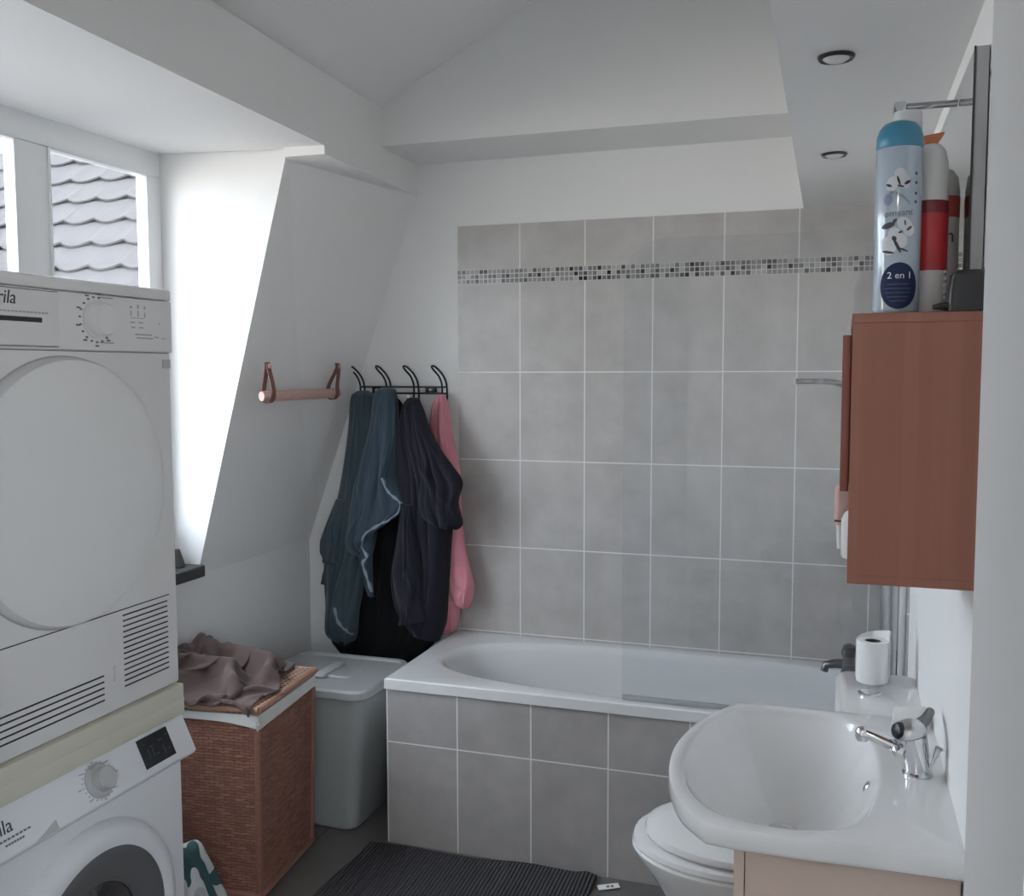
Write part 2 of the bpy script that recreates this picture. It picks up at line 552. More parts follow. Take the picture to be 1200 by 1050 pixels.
def text_mesh(body, size):
    cu = bpy.data.curves.new('lettering', 'FONT')
    cu.body = body; cu.size = size; cu.align_x = 'LEFT'; cu.extrude = 0.0004; cu.resolution_u = 3
    o = bpy.data.objects.new('lettering', cu); COL.objects.link(o)
    dg = bpy.context.evaluated_depsgraph_get()
    me = bpy.data.meshes.new_from_object(o.evaluated_get(dg))
    bpy.data.objects.remove(o); bpy.data.curves.remove(cu)
    me.name = 'lettering'
    return me


def place_text(name, body, size, origin, ux, uy, mat, parent, shear=0.0):
    me = text_mesh(body, size)
    ux = Vector(ux).normalized(); uy = Vector(uy).normalized(); un = ux.cross(uy)
    o = Vector(origin)
    for v in me.vertices:
        x, y, z = v.co
        v.co = o + ux * (x + y * shear) + uy * y + un * (z + 0.0003)
    me.materials.clear(); me.materials.append(mat)
    return link(name, me, parent)


# ------------------------------------------------------------------ room
XR, XK, XB = 1.588, -0.664, -0.17         # right wall, knee wall, beam at the back
YD = -2.95                                 # room side of the doorway wall
XW = -0.771                                # window plane
ZBOX = 2.121                               # lowered ceiling
struct('floor', MB().box((-0.8, -5.6, -0.06), (2.3, 0.1, 0.0)), M['floor'])
struct('wall_back', MB().box((-0.80, 0.006, 0), (XR + 0.1, 0.12, 3.5)), M['wall'])
struct('wall_right', MB().box((XR, -3.12, 0), (XR + 0.1, 0.12, 3.5)), M['wall'])
# knee wall, sloped mansard wall, dormer cheek
struct('wall_left', MB().box((XK - 0.12, -3.12, 0), (XK, 0.006, 0.885)), M['wall'])
ytop = -0.735
sl = MB()
sl.hexa([(XK, 0.006, 0.885), (XK, ytop, 0.885), (XK - 0.12, ytop, 0.885), (XK - 0.12, 0.006, 0.885),
         (-0.165, 0.006, 2.262), (-0.285, ytop, 2.275), (-0.40, ytop, 2.275), (-0.40, 0.006, 2.275)])
struct('wall_slope', sl, M['wall'])
ck = MB()
ck.prism([(XW - 0.10, ytop + 0.005, 0.88), (XK - 0.004, ytop + 0.005, 0.88), (-0.289, ytop + 0.005, 2.275), (-0.289, ytop + 0.005, 2.40), (XW - 0.10, ytop + 0.005, 2.40)], (0, 0.05, 0))
struct('wall_cheek', ck, M['wall'])
def xb(y):
    return XB - 0.043 * y


# dormer soffit, edge beam and its inner face
sf = MB()
sf.hexa([(XW - 0.1, ytop, 2.298), (XW - 0.1, -3.12, 2.298), (xb(-3.12) - 0.002, -3.12, 2.272), (xb(ytop) - 0.002, ytop, 2.272),
         (XW - 0.1, ytop, 2.42), (XW - 0.1, -3.12, 2.42), (xb(-3.12) - 0.002, -3.12, 2.42), (xb(ytop) - 0.002, ytop, 2.42)])
struct('ceiling_dormer', sf, M['ceiling'])
bmn = MB()
bmn.hexa([(-0.30, 0.006, 2.246), (-0.284, ytop - 0.025, 2.246), (xb(ytop), ytop - 0.025, 2.246), (xb(0), 0.006, 2.246),
          (-0.30, 0.006, 2.60), (-0.284, ytop - 0.025, 2.60), (xb(ytop), ytop - 0.025, 2.494), (xb(0), 0.006, 2.494)])
struct('trim_beam_left', bmn, M['wall'])
bm2 = MB()
bm2.hexa([(-0.42, ytop - 0.025, 2.30), (-0.42, -3.12, 2.30), (xb(-3.12), -3.12, 2.272), (xb(ytop), ytop - 0.025, 2.272),
          (-0.42, ytop - 0.025, 2.60), (-0.42, -3.12, 2.60), (xb(-3.12), -3.12, 2.494), (xb(ytop), ytop - 0.025, 2.494)])
struct('trim_beam_dormer', bm2, M['wall'])
# back beam and raked ceiling
zc0, pitch = 2.490, 0.53
struct('trim_beam_back', MB().box((-0.20, -0.322, 2.363), (1.30, 0.006, 3.45)), M['wall'])
rc = MB()
x0, x1 = -0.42, 2.0
rc.hexa([(x0, 0.1, zc0 + (x0 + 0.17) * pitch), (x0, -3.2, zc0 + (x0 + 0.17) * pitch), (x1, -3.2, zc0 + (x1 + 0.17) * pitch), (x1, 0.1, zc0 + (x1 + 0.17) * pitch),
         (x0, 0.1, zc0 + 0.12 + (x0 + 0.17) * pitch), (x0, -3.2, zc0 + 0.12 + (x0 + 0.17) * pitch), (x1, -3.2, zc0 + 0.12 + (x1 + 0.17) * pitch), (x1, 0.1, zc0 + 0.12 + (x1 + 0.17) * pitch)])
struct('ceiling', rc, M['ceiling'])
bx = MB()
bx.hexa([(1.262, 0.006, ZBOX), (1.295, -3.0, ZBOX), (XR + 0.05, -3.0, ZBOX), (XR + 0.05, 0.006, ZBOX),
         (1.262, 0.006, 3.5), (1.295, -3.0, 3.5), (XR + 0.05, -3.0, 3.5), (XR + 0.05, 0.006, 3.5)])
struct('ceiling_lowered', bx, M['ceiling'])
# doorway wall: right jamb seen at the photo's right edge
XJ = 1.468
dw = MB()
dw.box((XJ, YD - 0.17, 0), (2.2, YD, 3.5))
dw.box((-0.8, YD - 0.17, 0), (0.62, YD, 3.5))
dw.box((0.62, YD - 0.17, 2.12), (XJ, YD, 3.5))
struct('wall_front', dw, plain('darkened doorway wall paint', (0.52, 0.52, 0.52), 0.5, var=0.02))  # wall paint darkened to offset the strong light falling on the jamb
# hallway behind the camera
struct('wall_hall_left', MB().box((0.0, -5.6, 0), (0.1, YD - 0.17, 0.8)).box((0.0, -5.6, 2.3), (0.1, YD - 0.17, 2.5)).box((0.0, -5.6, 0.8), (0.1, YD - 0.17, 2.3)), M['hall'])
struct('wall_hall_right', MB().box((2.2, -5.6, 0), (2.3, YD - 0.17, 0.8)).box((2.2, -5.6, 2.3), (2.3, YD - 0.17, 2.5)).box((2.2, -4.2, 0.8), (2.3, YD - 0.17, 2.3)).box((2.2, -5.6, 0.8), (2.3, -5.3, 2.3)), M['hall'])  # unseen opening added so sky light fills the dryer and sloped wall
hw = MB().box((0.0, -5.6, 0), (2.3, -5.5, 2.5))
struct('wall_hall_end', hw, M['hall'])
struct('ceiling_hall', MB().box((0.0, -5.6, 2.5), (2.3, YD - 0.17, 2.56)), M['hall'])

# tiled splash wall above the bath
struct('wall_tiles', MB().box((0.0, 0.0, 0.40), (XR, 0.0065, 1.903)).box((0.0, 0.0, 1.9555), (XR, 0.0065, 2.121)), M['tile_back'])
struct('wall_mosaic', MB().box((0.0, -0.0006, 1.903), (XR, 0.0065, 1.9555)), M['mosaic'])
struct('wall_tiles_side', MB().box((XR - 0.006, -0.655, 0.40), (XR + 0.001, 0.0, 2.121)), M['tile_side'])

# window: frame, sashes, glass
wt = tag(bpy.data.objects.new('window_1', None), 'white plastic dormer window behind the stacked machines'); COL.objects.link(wt)
wt.location = (XW, -1.6, 0.92); wt['kind'] = 'structure'
bays = [(-1.226, -0.800), (-1.80, -1.345), (-2.33, -1.92), (-2.88, -2.45)]  # last bay, by the doorway, is unseen and added for more light
zt, zb_ = 2.216, 1.03
fr = MB()
fr.box((XW - 0.036, -2.95, zt), (XW, ytop + 0.004, 2.31), 0.004)
fr.box((XW - 0.036, -2.95, 0.92), (XW, ytop + 0.004, zb_), 0.004)
edges = [ytop + 0.004, -0.800, -1.226, -1.345, -1.80, -1.92, -2.33, -2.45, -2.88, -2.95]
for a, b in zip(edges[::2], edges[1::2]):
    fr.box((XW - 0.036, b, zb_), (XW, a, zt), 0.004)
o = fr.build('window_frame', M['pvc'], wt)
for a, b in bays:
    s = MB()
    w = 0.032
    s.box((XW - 0.034, a, zt - 0.005), (XW + 0.004, b, zt), 0.001); s.box((XW - 0.034, a, zb_), (XW + 0.006, b, zb_ + w), 0.003)
    s.box((XW - 0.034, a, zb_), (XW + 0.006, a + 0.006, zt), 0.002); s.box((XW - 0.034, b - 0.006, zb_), (XW + 0.004, b, zt), 0.001)
    so = s.build('window_sash', M['pvc'], wt)
    MB().box((XW - 0.022, a, zb_), (XW - 0.018, b, zt)).build('pane', M['glass_pane'], so)
struct('wall_dormer', MB().box((XW - 0.12, -3.1, 0.5), (XW - 0.037, ytop + 0.05, 0.93)).box((XW - 0.12, -3.1, 2.30), (XW - 0.037, ytop + 0.05, 2.45)), M['wall'])
struct('window_sill', MB().box((XW - 0.02, -2.945, 0.882), (XK + 0.032, ytop, 0.922), 0.005), M['slate'])

# neighbouring roof through the window
rf = MB()
ry, rz = 3.0, 3.30
rx0, rx1 = -16.0, -1.9
rf.hexa([(rx0, ry - 4.2, rz - 4.2), (rx1, ry - 4.2, rz - 4.2), (rx1, ry + 4.2, rz - 4.2), (rx0, ry + 4.2, rz - 4.2),
         (rx0, ry - 0.02, rz), (rx1, ry - 0.02, rz), (rx1, ry + 0.02, rz), (rx0, ry + 0.02, rz)])
nr = rf.build('neighbour_roof', M['roof'], None, smooth=False)
tag(nr, 'grey tiled roof of the house seen through the window', 'roof')
rr_ = MB()
k = 0
zz = rz - 0.12
while zz > rz - 3.4:       # overlapping courses with rounded tile ends
    yy = ry - (rz - zz)
    r0, r1, r2, r3 = [], [], [], []
    for i in range(0, int((rx1 - rx0) / 0.045)):
        x = rx0 + i * 0.045
        ph = (i + (3 if k % 2 else 0)) % 6 / 6.0
        c_ = 0.05 * (1 - math.sin(PI * ph))                 # rounded tile ends
        r0.append(V(x, yy - 0.030 + 0.66 * c_, zz + 0.036 + 0.75 * c_))
        r1.append(V(x, yy + 0.19, zz + 0.225))
        r2.append(V(x, yy - 0.026 + 0.66 * c_, zz + 0.024 + 0.75 * c_))
        r3.append(V(x, yy + 0.060, zz + 0.085))
    rr_.loft([r3, r2, r0, r1], False, False, closed=False)
    zz -= 0.19; k += 1
rr_.build('roof_tiles', M['roof'], nr, smooth=False)

# ------------------------------------------------------------------ bath
bath = thing('bathtub', (0.785, -0.32, 0), 'white built-in bathtub with grey tiled front below tiled wall', 'bathtub')
ap = MB().box((-0.012, -0.634, 0.0), (XR - 0.004, -0.622, 0.527)).box((-0.012, -0.622, 0.0), (0.0, -0.004, 0.527))
ap.build('apron', M['tile_tub'], bath, smooth=False)


def superell(cx, cy, a, b, n_, k=72, nr=None):
    pts = []
    for i in range(k):
        t = 2 * PI * i / k
        c, s = math.cos(t), math.sin(t)
        e = nr if (nr and c > 0) else n_
        pts.append((cx + a * math.copysign(abs(c) ** (2 / e), c), cy + b * math.copysign(abs(s) ** (2 / e), s)))
    return pts


def rect_ring(x0, y0, x1, y1, cx, cy, ref):
    """Project directions of ref points onto a rectangle."""
    out = []
    for px, py in ref:
        dx, dy = px - cx, py - cy
        t = min([((x1 if dx > 0 else x0) - cx) / dx if abs(dx) > 1e-9 else 9e9, ((y1 if dy > 0 else y0) - cy) / dy if abs(dy) > 1e-9 else 9e9])
        out.append((cx + dx * t, cy + dy * t))
    # snap nearest to corners
    for c in ((x0, y0), (x0, y1), (x1, y0), (x1, y1)):
        i = min(range(len(out)), key=lambda k: (out[k][0] - c[0]) ** 2 + (out[k][1] - c[1]) ** 2)
        out[i] = c
    return out


ZR = 0.5625
cx, cy = 0.82, -0.315
inn = superell(cx, cy, 0.735, 0.262, 2.7, 96, 3.6)
out_ = rect_ring(-0.016, -0.642, XR - 0.004, -0.003, cx, cy, inn)
out_in = [(cx + (x - cx) * 0.994, cy + (y - cy) * 0.985) for x, y in out_]
rings = [[V(x, y, 0.527) for x, y in out_], [V(x, y, ZR - 0.004) for x, y in out_], [V(x, y, ZR) for x, y in out_in]]
for f, z in ((1.03, ZR), (1.012, ZR - 0.002), (1.0, ZR - 0.008), (0.985, ZR - 0.03)):
    rings.append([V(cx + (x - cx) * f, cy + (y - cy) * (1 + (f - 1) * 1.5), z) for x, y in inn])
for t in (0.15, 0.35, 0.55, 0.75, 0.9, 1.0):
    f = 0.985 - 0.20 * t ** 1.3 - (0.06 if t > 0.85 else 0) - (0.10 if t == 1.0 else 0)
    z = ZR - 0.03 - 0.36 * math.sin(t * PI / 2)
    rings.append([V(cx + 0.03 * t + (x - cx) * f, cy + (y - cy) * (f - 0.05 * t), z) for x, y in inn])
MB().loft(rings, False, True).build('tub', M['enamel'], bath)
MB().lathe([(0.001, 0), (0.024, 0), (0.026, 0.002), (0.02, 0.005), (0.001, 0.005)], (1.38, -0.315, 0.176)).build('drain', M['chrome'], bath)

# bath mixer on the right wall
bt = thing('bath_mixer', (XR - 0.01, -0.36, 0.66), 'dark chrome bath mixer tap low on the wall above the tub', 'tap')
b = MB()
b.tube([(1.44, -0.44, 0.662), (1.44, -0.22, 0.662)], 0.021, 16)
for y in (-0.41, -0.25):
    b.tube([(XR - 0.007, y, 0.662), (1.45, y, 0.662)], 0.013, 12)
    b.lathe([(0.030, 0), (0.030, 0.006), (0.016, 0.014)], (XR - 0.0055, y, 0.662), (-1, 0, 0), 20)
b.build('body', M['mixer_metal'], bt)
MB().tube([(1.44, -0.33, 0.655), (1.40, -0.33, 0.655), (1.37, -0.33, 0.648), (1.365, -0.33, 0.628)], [0.016, 0.014, 0.013, 0.012], 14).build('spout', M['mixer_metal'], bt)
MB().lathe([(0.0, 0), (0.014, 0), (0.014, 0.02), (0.02, 0.022), (0.02, 0.034), (0.0, 0.04)], (1.44, -0.33, 0.68), (0, 0, 1), 18).build('diverter_knob', M['mixer_metal'], bt)
for y, s in ((-0.44, -1), (-0.22, 1)):
    MB().lathe([(0.0, -0.01), (0.024, -0.01), (0.026, 0.0), (0.024, 0.03), (0.0, 0.034)], (1.44, y, 0.662), (0, s, 0), 18).build('handle', M['mixer_metal'], bt)

# shower screen
sc_ = thing('shower_screen', (1.16, -0.605, ZR), 'clear glass shower screen standing on the bathtub edge', 'shower screen')
top = [(0.777, ZR + 0.016)]
for i in range(9):
    a = PI - PI / 2 * i / 8
    top.append((0.90 + 0.123 * math.cos(a), 1.84 + 0.12 * math.sin(a)))
top += [(1.545, 1.96), (1.545, ZR + 0.016)]
MB().prism([(x, -0.608, z) for x, z in top], (0, 0.006, 0)).build('glass_pane', M['glass_screen'], sc_, smooth=False)
MB().box((0.777, -0.610, ZR + 0.0005), (1.545, -0.600, ZR + 0.016), 0.002).build('bottom_seal', plain('grey rubber seal', (0.33, 0.35, 0.36), 0.5), sc_)
MB().box((1.513, -0.622, ZR + 0.001), (1.533, -0.592, 1.99), 0.003).box((1.540, -0.622, ZR + 0.001), (1.560, -0.592, 1.99), 0.003).box((1.533, -0.613, ZR + 0.001), (1.540, -0.601, 1.985)).build('hinge_profile', M['brushed'], sc_)
MB().box((1.563, -0.628, ZR + 0.001), (XR - 0.0065, -0.588, 1.99), 0.003).build('wall_profile', M['pvc'], sc_)

# chrome arm on the tiled wall
ca = thing('chrome_arm', (1.40, -0.05, 1.53), 'slim chrome shower arm with square tip before the tiles, left of the wooden cabinet', 'shower arm')
b = MB()
b.box((1.252, -0.105, 1.528), (1.340, -0.085, 1.546), 0.003)
b.build('handset', M['chrome_dark'], ca)
MB().box((1.244, -0.110, 1.525), (1.252, -0.080, 1.549), 0.002).build('square_tip', M['white_plastic'], ca)
MB().tube(smooth_path([(1.340, -0.095, 1.537), (1.37, -0.095, 1.534), (1.41, -0.095, 1.522), (1.47, -0.09, 1.495), (1.53, -0.085, 1.47)], 5), 0.010, 12).build('arm', M['chrome_dark'], ca)
MB().tube([(1.53, -0.06, 0.95), (1.53, -0.06, 1.75)], 0.010, 12).build('riser_rail', M['chrome'], ca)
MB().lathe([(0.018, 0), (0.018, 0.07)], (1.53, -0.10, 1.47), (0, 1, 0), 16).build('slider', M['brushed'], ca)
for z in (1.0, 1.72):
    MB().lathe([(0.014, 0), (0.014, 0.0605)], (1.53, -0.0605, z), (0, 1, 0), 14).build('bracket', M['brushed'], ca)

# ------------------------------------------------------------------ coat hooks and clothes
hr = thing('hook_rack', (-0.225, 0.0, 1.50), 'black wire rack of four coat hooks on the back wall', 'coat rack')
b = MB()
for z in (1.5135, 1.489):
    b.tube([(-0.405, -0.022, z), (-0.036, -0.022, z)], 0.0034, 10)
b.build('rail', M['iron'], hr)
for x in (-0.335, -0.107):
    q = MB().box((x - 0.020, -0.024, 1.4885), (x + 0.020, -0.004, 1.514), 0.001)
    pl = q.build('mounting_plate', M['iron'], hr)
    MB().lathe([(0.0055, 0), (0.0055, 0.002), (0.0, 0.004)], (x, -0.0242, 1.501), (0, -1, 0), 12).build('screw', M['brushed'], pl)
HX = (-0.397, -0.283, -0.166, -0.048)
for hx in HX:
    q = MB()
    a0 = [(hx - 0.010, -0.022, 1.470), (hx - 0.010, -0.022, 1.52), (hx - 0.020, -0.030, 1.555), (hx - 0.033, -0.052, 1.580), (hx - 0.036, -0.060, 1.592)]
    a1 = [(hx - 0.026, -0.066, 1.594), (hx - 0.012, -0.064, 1.585), (hx + 0.006, -0.052, 1.560), (hx + 0.014, -0.036, 1.525), (hx + 0.014, -0.030, 1.47), (hx + 0.012, -0.045, 1.455), (hx + 0.002, -0.060, 1.458)]
    q.tube(smooth_path(a0 + a1, 6), 0.0038, 10)
    q.build('hook', M['iron'], hr)


def drape(name, rows, yb, thick, mat, parent, seed=0, nf=3, amp=0.012, ns=46, k=9, edge=0.35, hem_noise=0.0):
    """Hanging cloth: rows of (left px,py,right px,py) measured at depth yb, lofted with folds that run down the cloth."""
    rnd = random.Random(seed)
    R_ = []
    for r in rows:
        L = at(r[0], r[1], 1, yb); Rr = at(r[2], r[3], 1, yb)
        th = r[4] if len(r) > 4 else thick
        R_.append((L.x, L.z, Rr.x, Rr.z, th))
    path = smooth_path(R_, k)
    comps = [(rnd.uniform(0.6, 1.5) * nf, rnd.uniform(0, 2 * PI), rnd.uniform(-4, 4), rnd.uniform(0.5, 1)) for _ in range(4)]
    diag = [(rnd.uniform(4, 9), rnd.uniform(6, 16) * rnd.choice((-1, 1)), rnd.uniform(0, 6)) for _ in range(2)]
    rings = []
    n = len(path)
    for i, (xl, zl, xr, zr, th) in enumerate(path):
        v = i / (n - 1)
        fr, bk = [], []
        for j in range(ns + 1):
            s = j / ns
            x = xl + (xr - xl) * s; z = zl + (zr - zl) * s
            bul = max(0.0, math.sin(PI * s)) ** edge
            f = 0
            for kf, ph, dr, am in comps:                      # long folds with narrow valleys
                w_ = math.sin(2 * PI * kf * s * 0.5 + ph + dr * v + 0.8 * noise.noise(Vector((s * 2 + seed, v * 3, 1.3))))
                f += am * (1 - 2 * (1 - abs(w_)) ** 2.2)
            f2 = noise.noise(Vector((s * 3.1 + seed, v * 5.0, seed * 1.7))) * 1.6
            f3 = 0
            for ks, kv, ph in diag:                            # slanting creases
                c_ = math.sin(ks * s + kv * v + ph + 2.0 * noise.noise(Vector((s * 2.5, v * 4 + seed, 7.7))))
                f3 += max(0.0, c_) ** 4
            env = min(1.0, 0.25 + v * 1.6)
            d = th * bul + (amp * env * (f / 3.0 + f2 * 0.5 + f3 * 0.45)) * bul
            dx = amp * 0.35 * env * math.sin(5 * v * nf + 6 * s + seed) * (1 if 0 < j < ns else 0.6)
            fr.append(V(x + dx, min(yb - d, yb - 0.002), z))
            bk.append(V(x + dx, min(yb + 0.004 + 0.004 * bul, -0.004), z))
        rings.append(fr + bk[::-1])
    return MB().loft(rings, True, True).build(name, mat, parent, True, 60)


def strip(name, pts, yb, w, t, mat, parent, on=()):
    """Narrow hem band following measured points, laid on the cloth it belongs to."""
    from mathutils.bvhtree import BVHTree
    trees = [BVHTree.FromPolygons([v.co for v in o.data.vertices], [tuple(p.vertices) for p in o.data.polygons]) for o in on]
    P = [at(p[0], p[1], 1, (p[2] if len(p) > 2 else yb)) for p in pts]
    P = [Vector(q) for q in smooth_path([tuple(p) for p in P], 6)]
    Q = []
    for p in P:
        y = None
        d = (p - CAM).normalized()
        for tr_ in trees:
            h = tr_.ray_cast(CAM, d)
            if h[0] is not None and (y is None or h[0].y < y.y):
                y = h[0]
        Q.append(y if y is not None else (Q[-1] if False else p))
    P = Q
    rings = []
    for i, p in enumerate(P):
        tdir = (P[min(i + 1, len(P) - 1)] - P[max(i - 1, 0)]).normalized()
        nn = Vector((0, -1, 0)); side = tdir.cross(nn).normalized()
        ww = w * (0.8 + 0.35 * math.sin(i * 1.1))
        rings.append([p + side * ww / 2 - nn * 0.012, p + side * ww / 2 + nn * t, p - side * ww / 2 + nn * t, p - side * ww / 2 - nn * 0.012])
    return MB().loft(rings).build(name, mat, parent)


clothes = 'clothes hanging on the hook rack'
# long black garment at the very back
g = thing('black_garment', (-0.16, -0.03, 0.45), 'long black garment hanging lowest, behind the navy hoodie and blue shirts', 'clothing', clothes)
drape('body', [(450, 463, 462, 463, 0.012), (448, 477, 474, 477), (440, 530, 500, 530), (425, 610, 520, 620), (414, 680, 524, 690), (408, 730, 519, 738), (403, 757, 500, 762), (406, 771, 470, 784)], -0.024, 0.046, M['dark_cloth'], g, 3, 4, 0.012)
# teal shirt, first hook
g = thing('teal_shirt', (-0.45, -0.08, 0.50), 'faded teal blue shirt hanging on the leftmost hook', 'clothing', clothes)
b1 = drape('body', [(420, 458, 432, 458, 0.02), (413, 468, 443, 470), (408, 510, 447, 520), (398, 580, 446, 590), (386, 630, 440, 640), (381, 668, 430, 670), (382, 708, 420, 715), (385, 738, 418, 745), (396, 750, 412, 755, 0.02)], -0.098, 0.045, M['teal'], g, 11, 2.5, 0.020)
drape('sleeve', [(395, 585, 412, 585, 0.02), (383, 615, 405, 620), (377, 642, 400, 652), (380, 655, 392, 662, 0.02)], -0.138, 0.032, M['teal'], g, 5, 2, 0.012)
strip('pale_hem', [(392, 712), (396, 728), (404, 738), (413, 744)], -0.142, 0.012, 0.003, M['trim_cloth'], g, [b1])
drape('green_lining', [(384, 655, 392, 655, 0.01), (379, 672, 388, 672), (376, 684, 386, 685, 0.01)], -0.075, 0.02, M['green_cloth'], g, 4, 1, 0.003)
drape('dark_cuff', [(386, 742, 412, 746, 0.02), (392, 752, 416, 756), (400, 766, 414, 766, 0.015)], -0.100, 0.035, M['dark_cloth'], g, 6, 2, 0.006)
# blue shirt, second hook
g = thing('blue_shirt', (-0.26, -0.10, 0.75), 'blue cotton shirt with a pale frayed hem hanging on the second hook from the left', 'clothing', clothes)
b1 = drape('body', [(449, 454, 458, 454, 0.02), (441, 462, 465, 462), (434, 500, 467, 510), (424, 545, 464, 545), (415, 585, 469, 565), (408, 615, 474, 585), (407, 634, 466, 603), (414, 646, 440, 622), (422, 652, 430, 636, 0.02)], -0.160, 0.050, M['denim'], g, 23, 3, 0.022)
b2 = drape('shirt_tail', [(422, 626, 438, 622, 0.02), (422, 650, 437, 648), (426, 672, 436, 672), (432, 698, 438, 700, 0.008)], -0.168, 0.022, M['denim'], g, 8, 2, 0.008)
strip('frayed_hem', [(447, 560), (453, 574), (461, 582), (469, 590), (465, 601), (453, 610), (439, 618), (427, 627), (424, 640), (430, 652), (425, 660), (430, 676), (435, 694)], -0.170, 0.011, 0.003, M['trim_cloth'], g, [b1, b2])
strip('placket_seam', [(462, 466), (462, 505), (455, 540), (450, 560)], -0.178, 0.005, 0.002, M['denim'], g, [b1])
# navy hoodie, third hook
g = thing('navy_hoodie', (-0.12, -0.12, 0.60), 'dark navy hooded top hanging on the third hook, before the pink robe', 'clothing', clothes)
drape('body', [(479, 466, 489, 466, 0.02), (474, 478, 495, 478), (470, 510, 506, 512), (468, 545, 522, 545), (467, 590, 530, 585), (465, 640, 528, 640), (463, 680, 527, 690), (466, 712, 524, 725), (478, 735, 514, 750, 0.04)], -0.125, 0.062, M['navy'], g, 31, 3, 0.022)
drape('hood', [(483, 468, 491, 468, 0.015), (485, 490, 500, 492), (487, 518, 514, 522), (489, 545, 531, 547), (491, 568, 541, 566), (494, 590, 538, 588), (499, 607, 543, 612), (508, 616, 537, 620, 0.02)], -0.180, 0.040, M['navy'], g, 14, 2.5, 0.018)
drape('sleeve', [(470, 590, 486, 592, 0.02), (472, 630, 490, 634), (474, 670, 495, 674), (472, 700, 497, 704), (467, 732, 501, 726, 0.03)], -0.190, 0.035, M['navy'], g, 17, 2, 0.010)
MB().tube([(-0.150, -0.150, 1.485), (-0.146, -0.150, 1.476), (-0.140, -0.150, 1.476), (-0.136, -0.150, 1.485)], 0.0035, 10).build('hanging_loop', M['white_ink'], g)
# pink robe, fourth hook
g = thing('pink_robe', (0.0, -0.05, 0.58), 'pink fleece robe hanging on the rightmost hook next to the tiles', 'clothing', clothes)
drape('body', [(514, 462, 521, 462, 0.015), (508, 480, 527, 480), (505, 510, 531, 512), (509, 550, 538, 550), (514, 600, 541, 600), (519, 650, 542, 650), (522, 690, 540, 690), (522, 720, 537, 722), (518, 745, 534, 738, 0.02)], -0.040, 0.045, M['pink'], g, 41, 2.5, 0.014)
drape('sleeve', [(526, 595, 541, 595, 0.02), (525, 640, 545, 640), (525, 672, 551, 666), (529, 690, 556, 686), (534, 706, 554, 702), (541, 713, 549, 711, 0.015)], -0.078, 0.034, M['pink'], g, 44, 1.5, 0.009)
drape('collar_fold', [(515, 470, 520, 470, 0.01), (512, 500, 522, 502), (514, 530, 526, 532), (520, 552, 532, 552, 0.01)], -0.082, 0.014, M['pink'], g, 47, 1.5, 0.005)

# dowel rail on leather straps
dr = thing('dowel_rail', (-0.42, -0.45, 1.50), 'pale peach wooden rail on brown leather straps on the sloped wall', 'towel rail')


def xs(y, z):
    return -0.664 + (0.379 + 0.5 * (0.272 - 0.379) * (-y / 0.735)) * (z - 0.885) + 0.004


dz, dxx = 1.492, -0.418
MB().tube([(dxx - 0.004, -0.700, dz), (dxx, -0.690, dz), (dxx, -0.20, dz), (dxx - 0.004, -0.185, dz)], [0.016, 0.018, 0.018, 0.016], 18).build('dowel', M['peach'], dr)
for y in (-0.665, -0.225):
    xt_ = xs(y, 1.60)
    loop = [(xt_ + 0.006, y, 1.605), (xt_ + 0.010, y, 1.585), (dxx + 0.020, y, dz + 0.03), (dxx + 0.021, y, dz), (dxx + 0.010, y, dz - 0.020), (dxx - 0.012, y, dz - 0.020), (dxx - 0.021, y, dz), (dxx - 0.015, y, dz + 0.03), (xt_ + 0.002, y, 1.585), (xt_ + 0.001, y, 1.605)]
    P = [Vector(q) for q in smooth_path(loop, 5)]
    rings = []
    for i, p in enumerate(P):
        t = (P[min(i + 1, len(P) - 1)] - P[max(i - 1, 0)]).normalized()
        nn = t.cross(Vector((0, 1, 0))).normalized()
        rings.append([p + V(0, 0.012, 0) + nn * 0.0012, p + V(0, 0.012, 0) - nn * 0.0012, p - V(0, 0.012, 0) - nn * 0.0012, p - V(0, 0.012, 0) + nn * 0.0012])
    s = MB().loft(rings).build('strap', M['leather'], dr)
    MB().lathe([(0.0075, 0), (0.0085, 0.004), (0.005, 0.007), (0.0, 0.008)], (xt_ + 0.010, y, 1.592), (1, 0, 0), 16).build('screw', M['peach'], s)

# ------------------------------------------------------------------ dryer on washer
FX, Y1, Y0, XBK = 0.03, -1.748, -2.346, -0.55
dy = thing('tumble_dryer', (-0.26, -2.047, 0.89), 'white tumble dryer stacked on top of the washing machine', 'dryer')
b = MB().box((XBK, Y0, 0.893), (FX, Y1, 1.722), 0.006).box((XBK, Y0 - 0.001, 1.722), (FX + 0.006, Y1 + 0.001, 1.746), 0.006)
b.build('housing', M['appliance'], dy)
MB().box((FX - 0.002, Y0, 1.613), (FX + 0.007, Y1 - 0.001, 1.7205), 0.003).build('control_panel', M['appliance2'], dy)
dwr = MB().box((FX + 0.004, Y0 + 0.004, 1.6185), (FX + 0.012, -2.074, 1.7165), 0.003).build('water_drawer', M['appliance2'], dy)
MB().box((FX + 0.0115, Y0 + 0.01, 1.660), (FX + 0.0128, -2.116, 1.6685)).build('grip_slot', M['slot'], dwr)
b = MB()
b.box((FX + 0.0065, Y0 + 0.004, 1.7165), (FX + 0.0085, -2.073, 1.7180)); b.box((FX + 0.0065, Y0 + 0.004, 1.6165), (FX + 0.0085, -2.074, 1.6180))
b.box((FX - 0.001, Y0 + 0.004, 1.6105), (FX + 0.0008, Y1 - 0.01, 1.6122))
b.build('seams', M['ink'], dy)
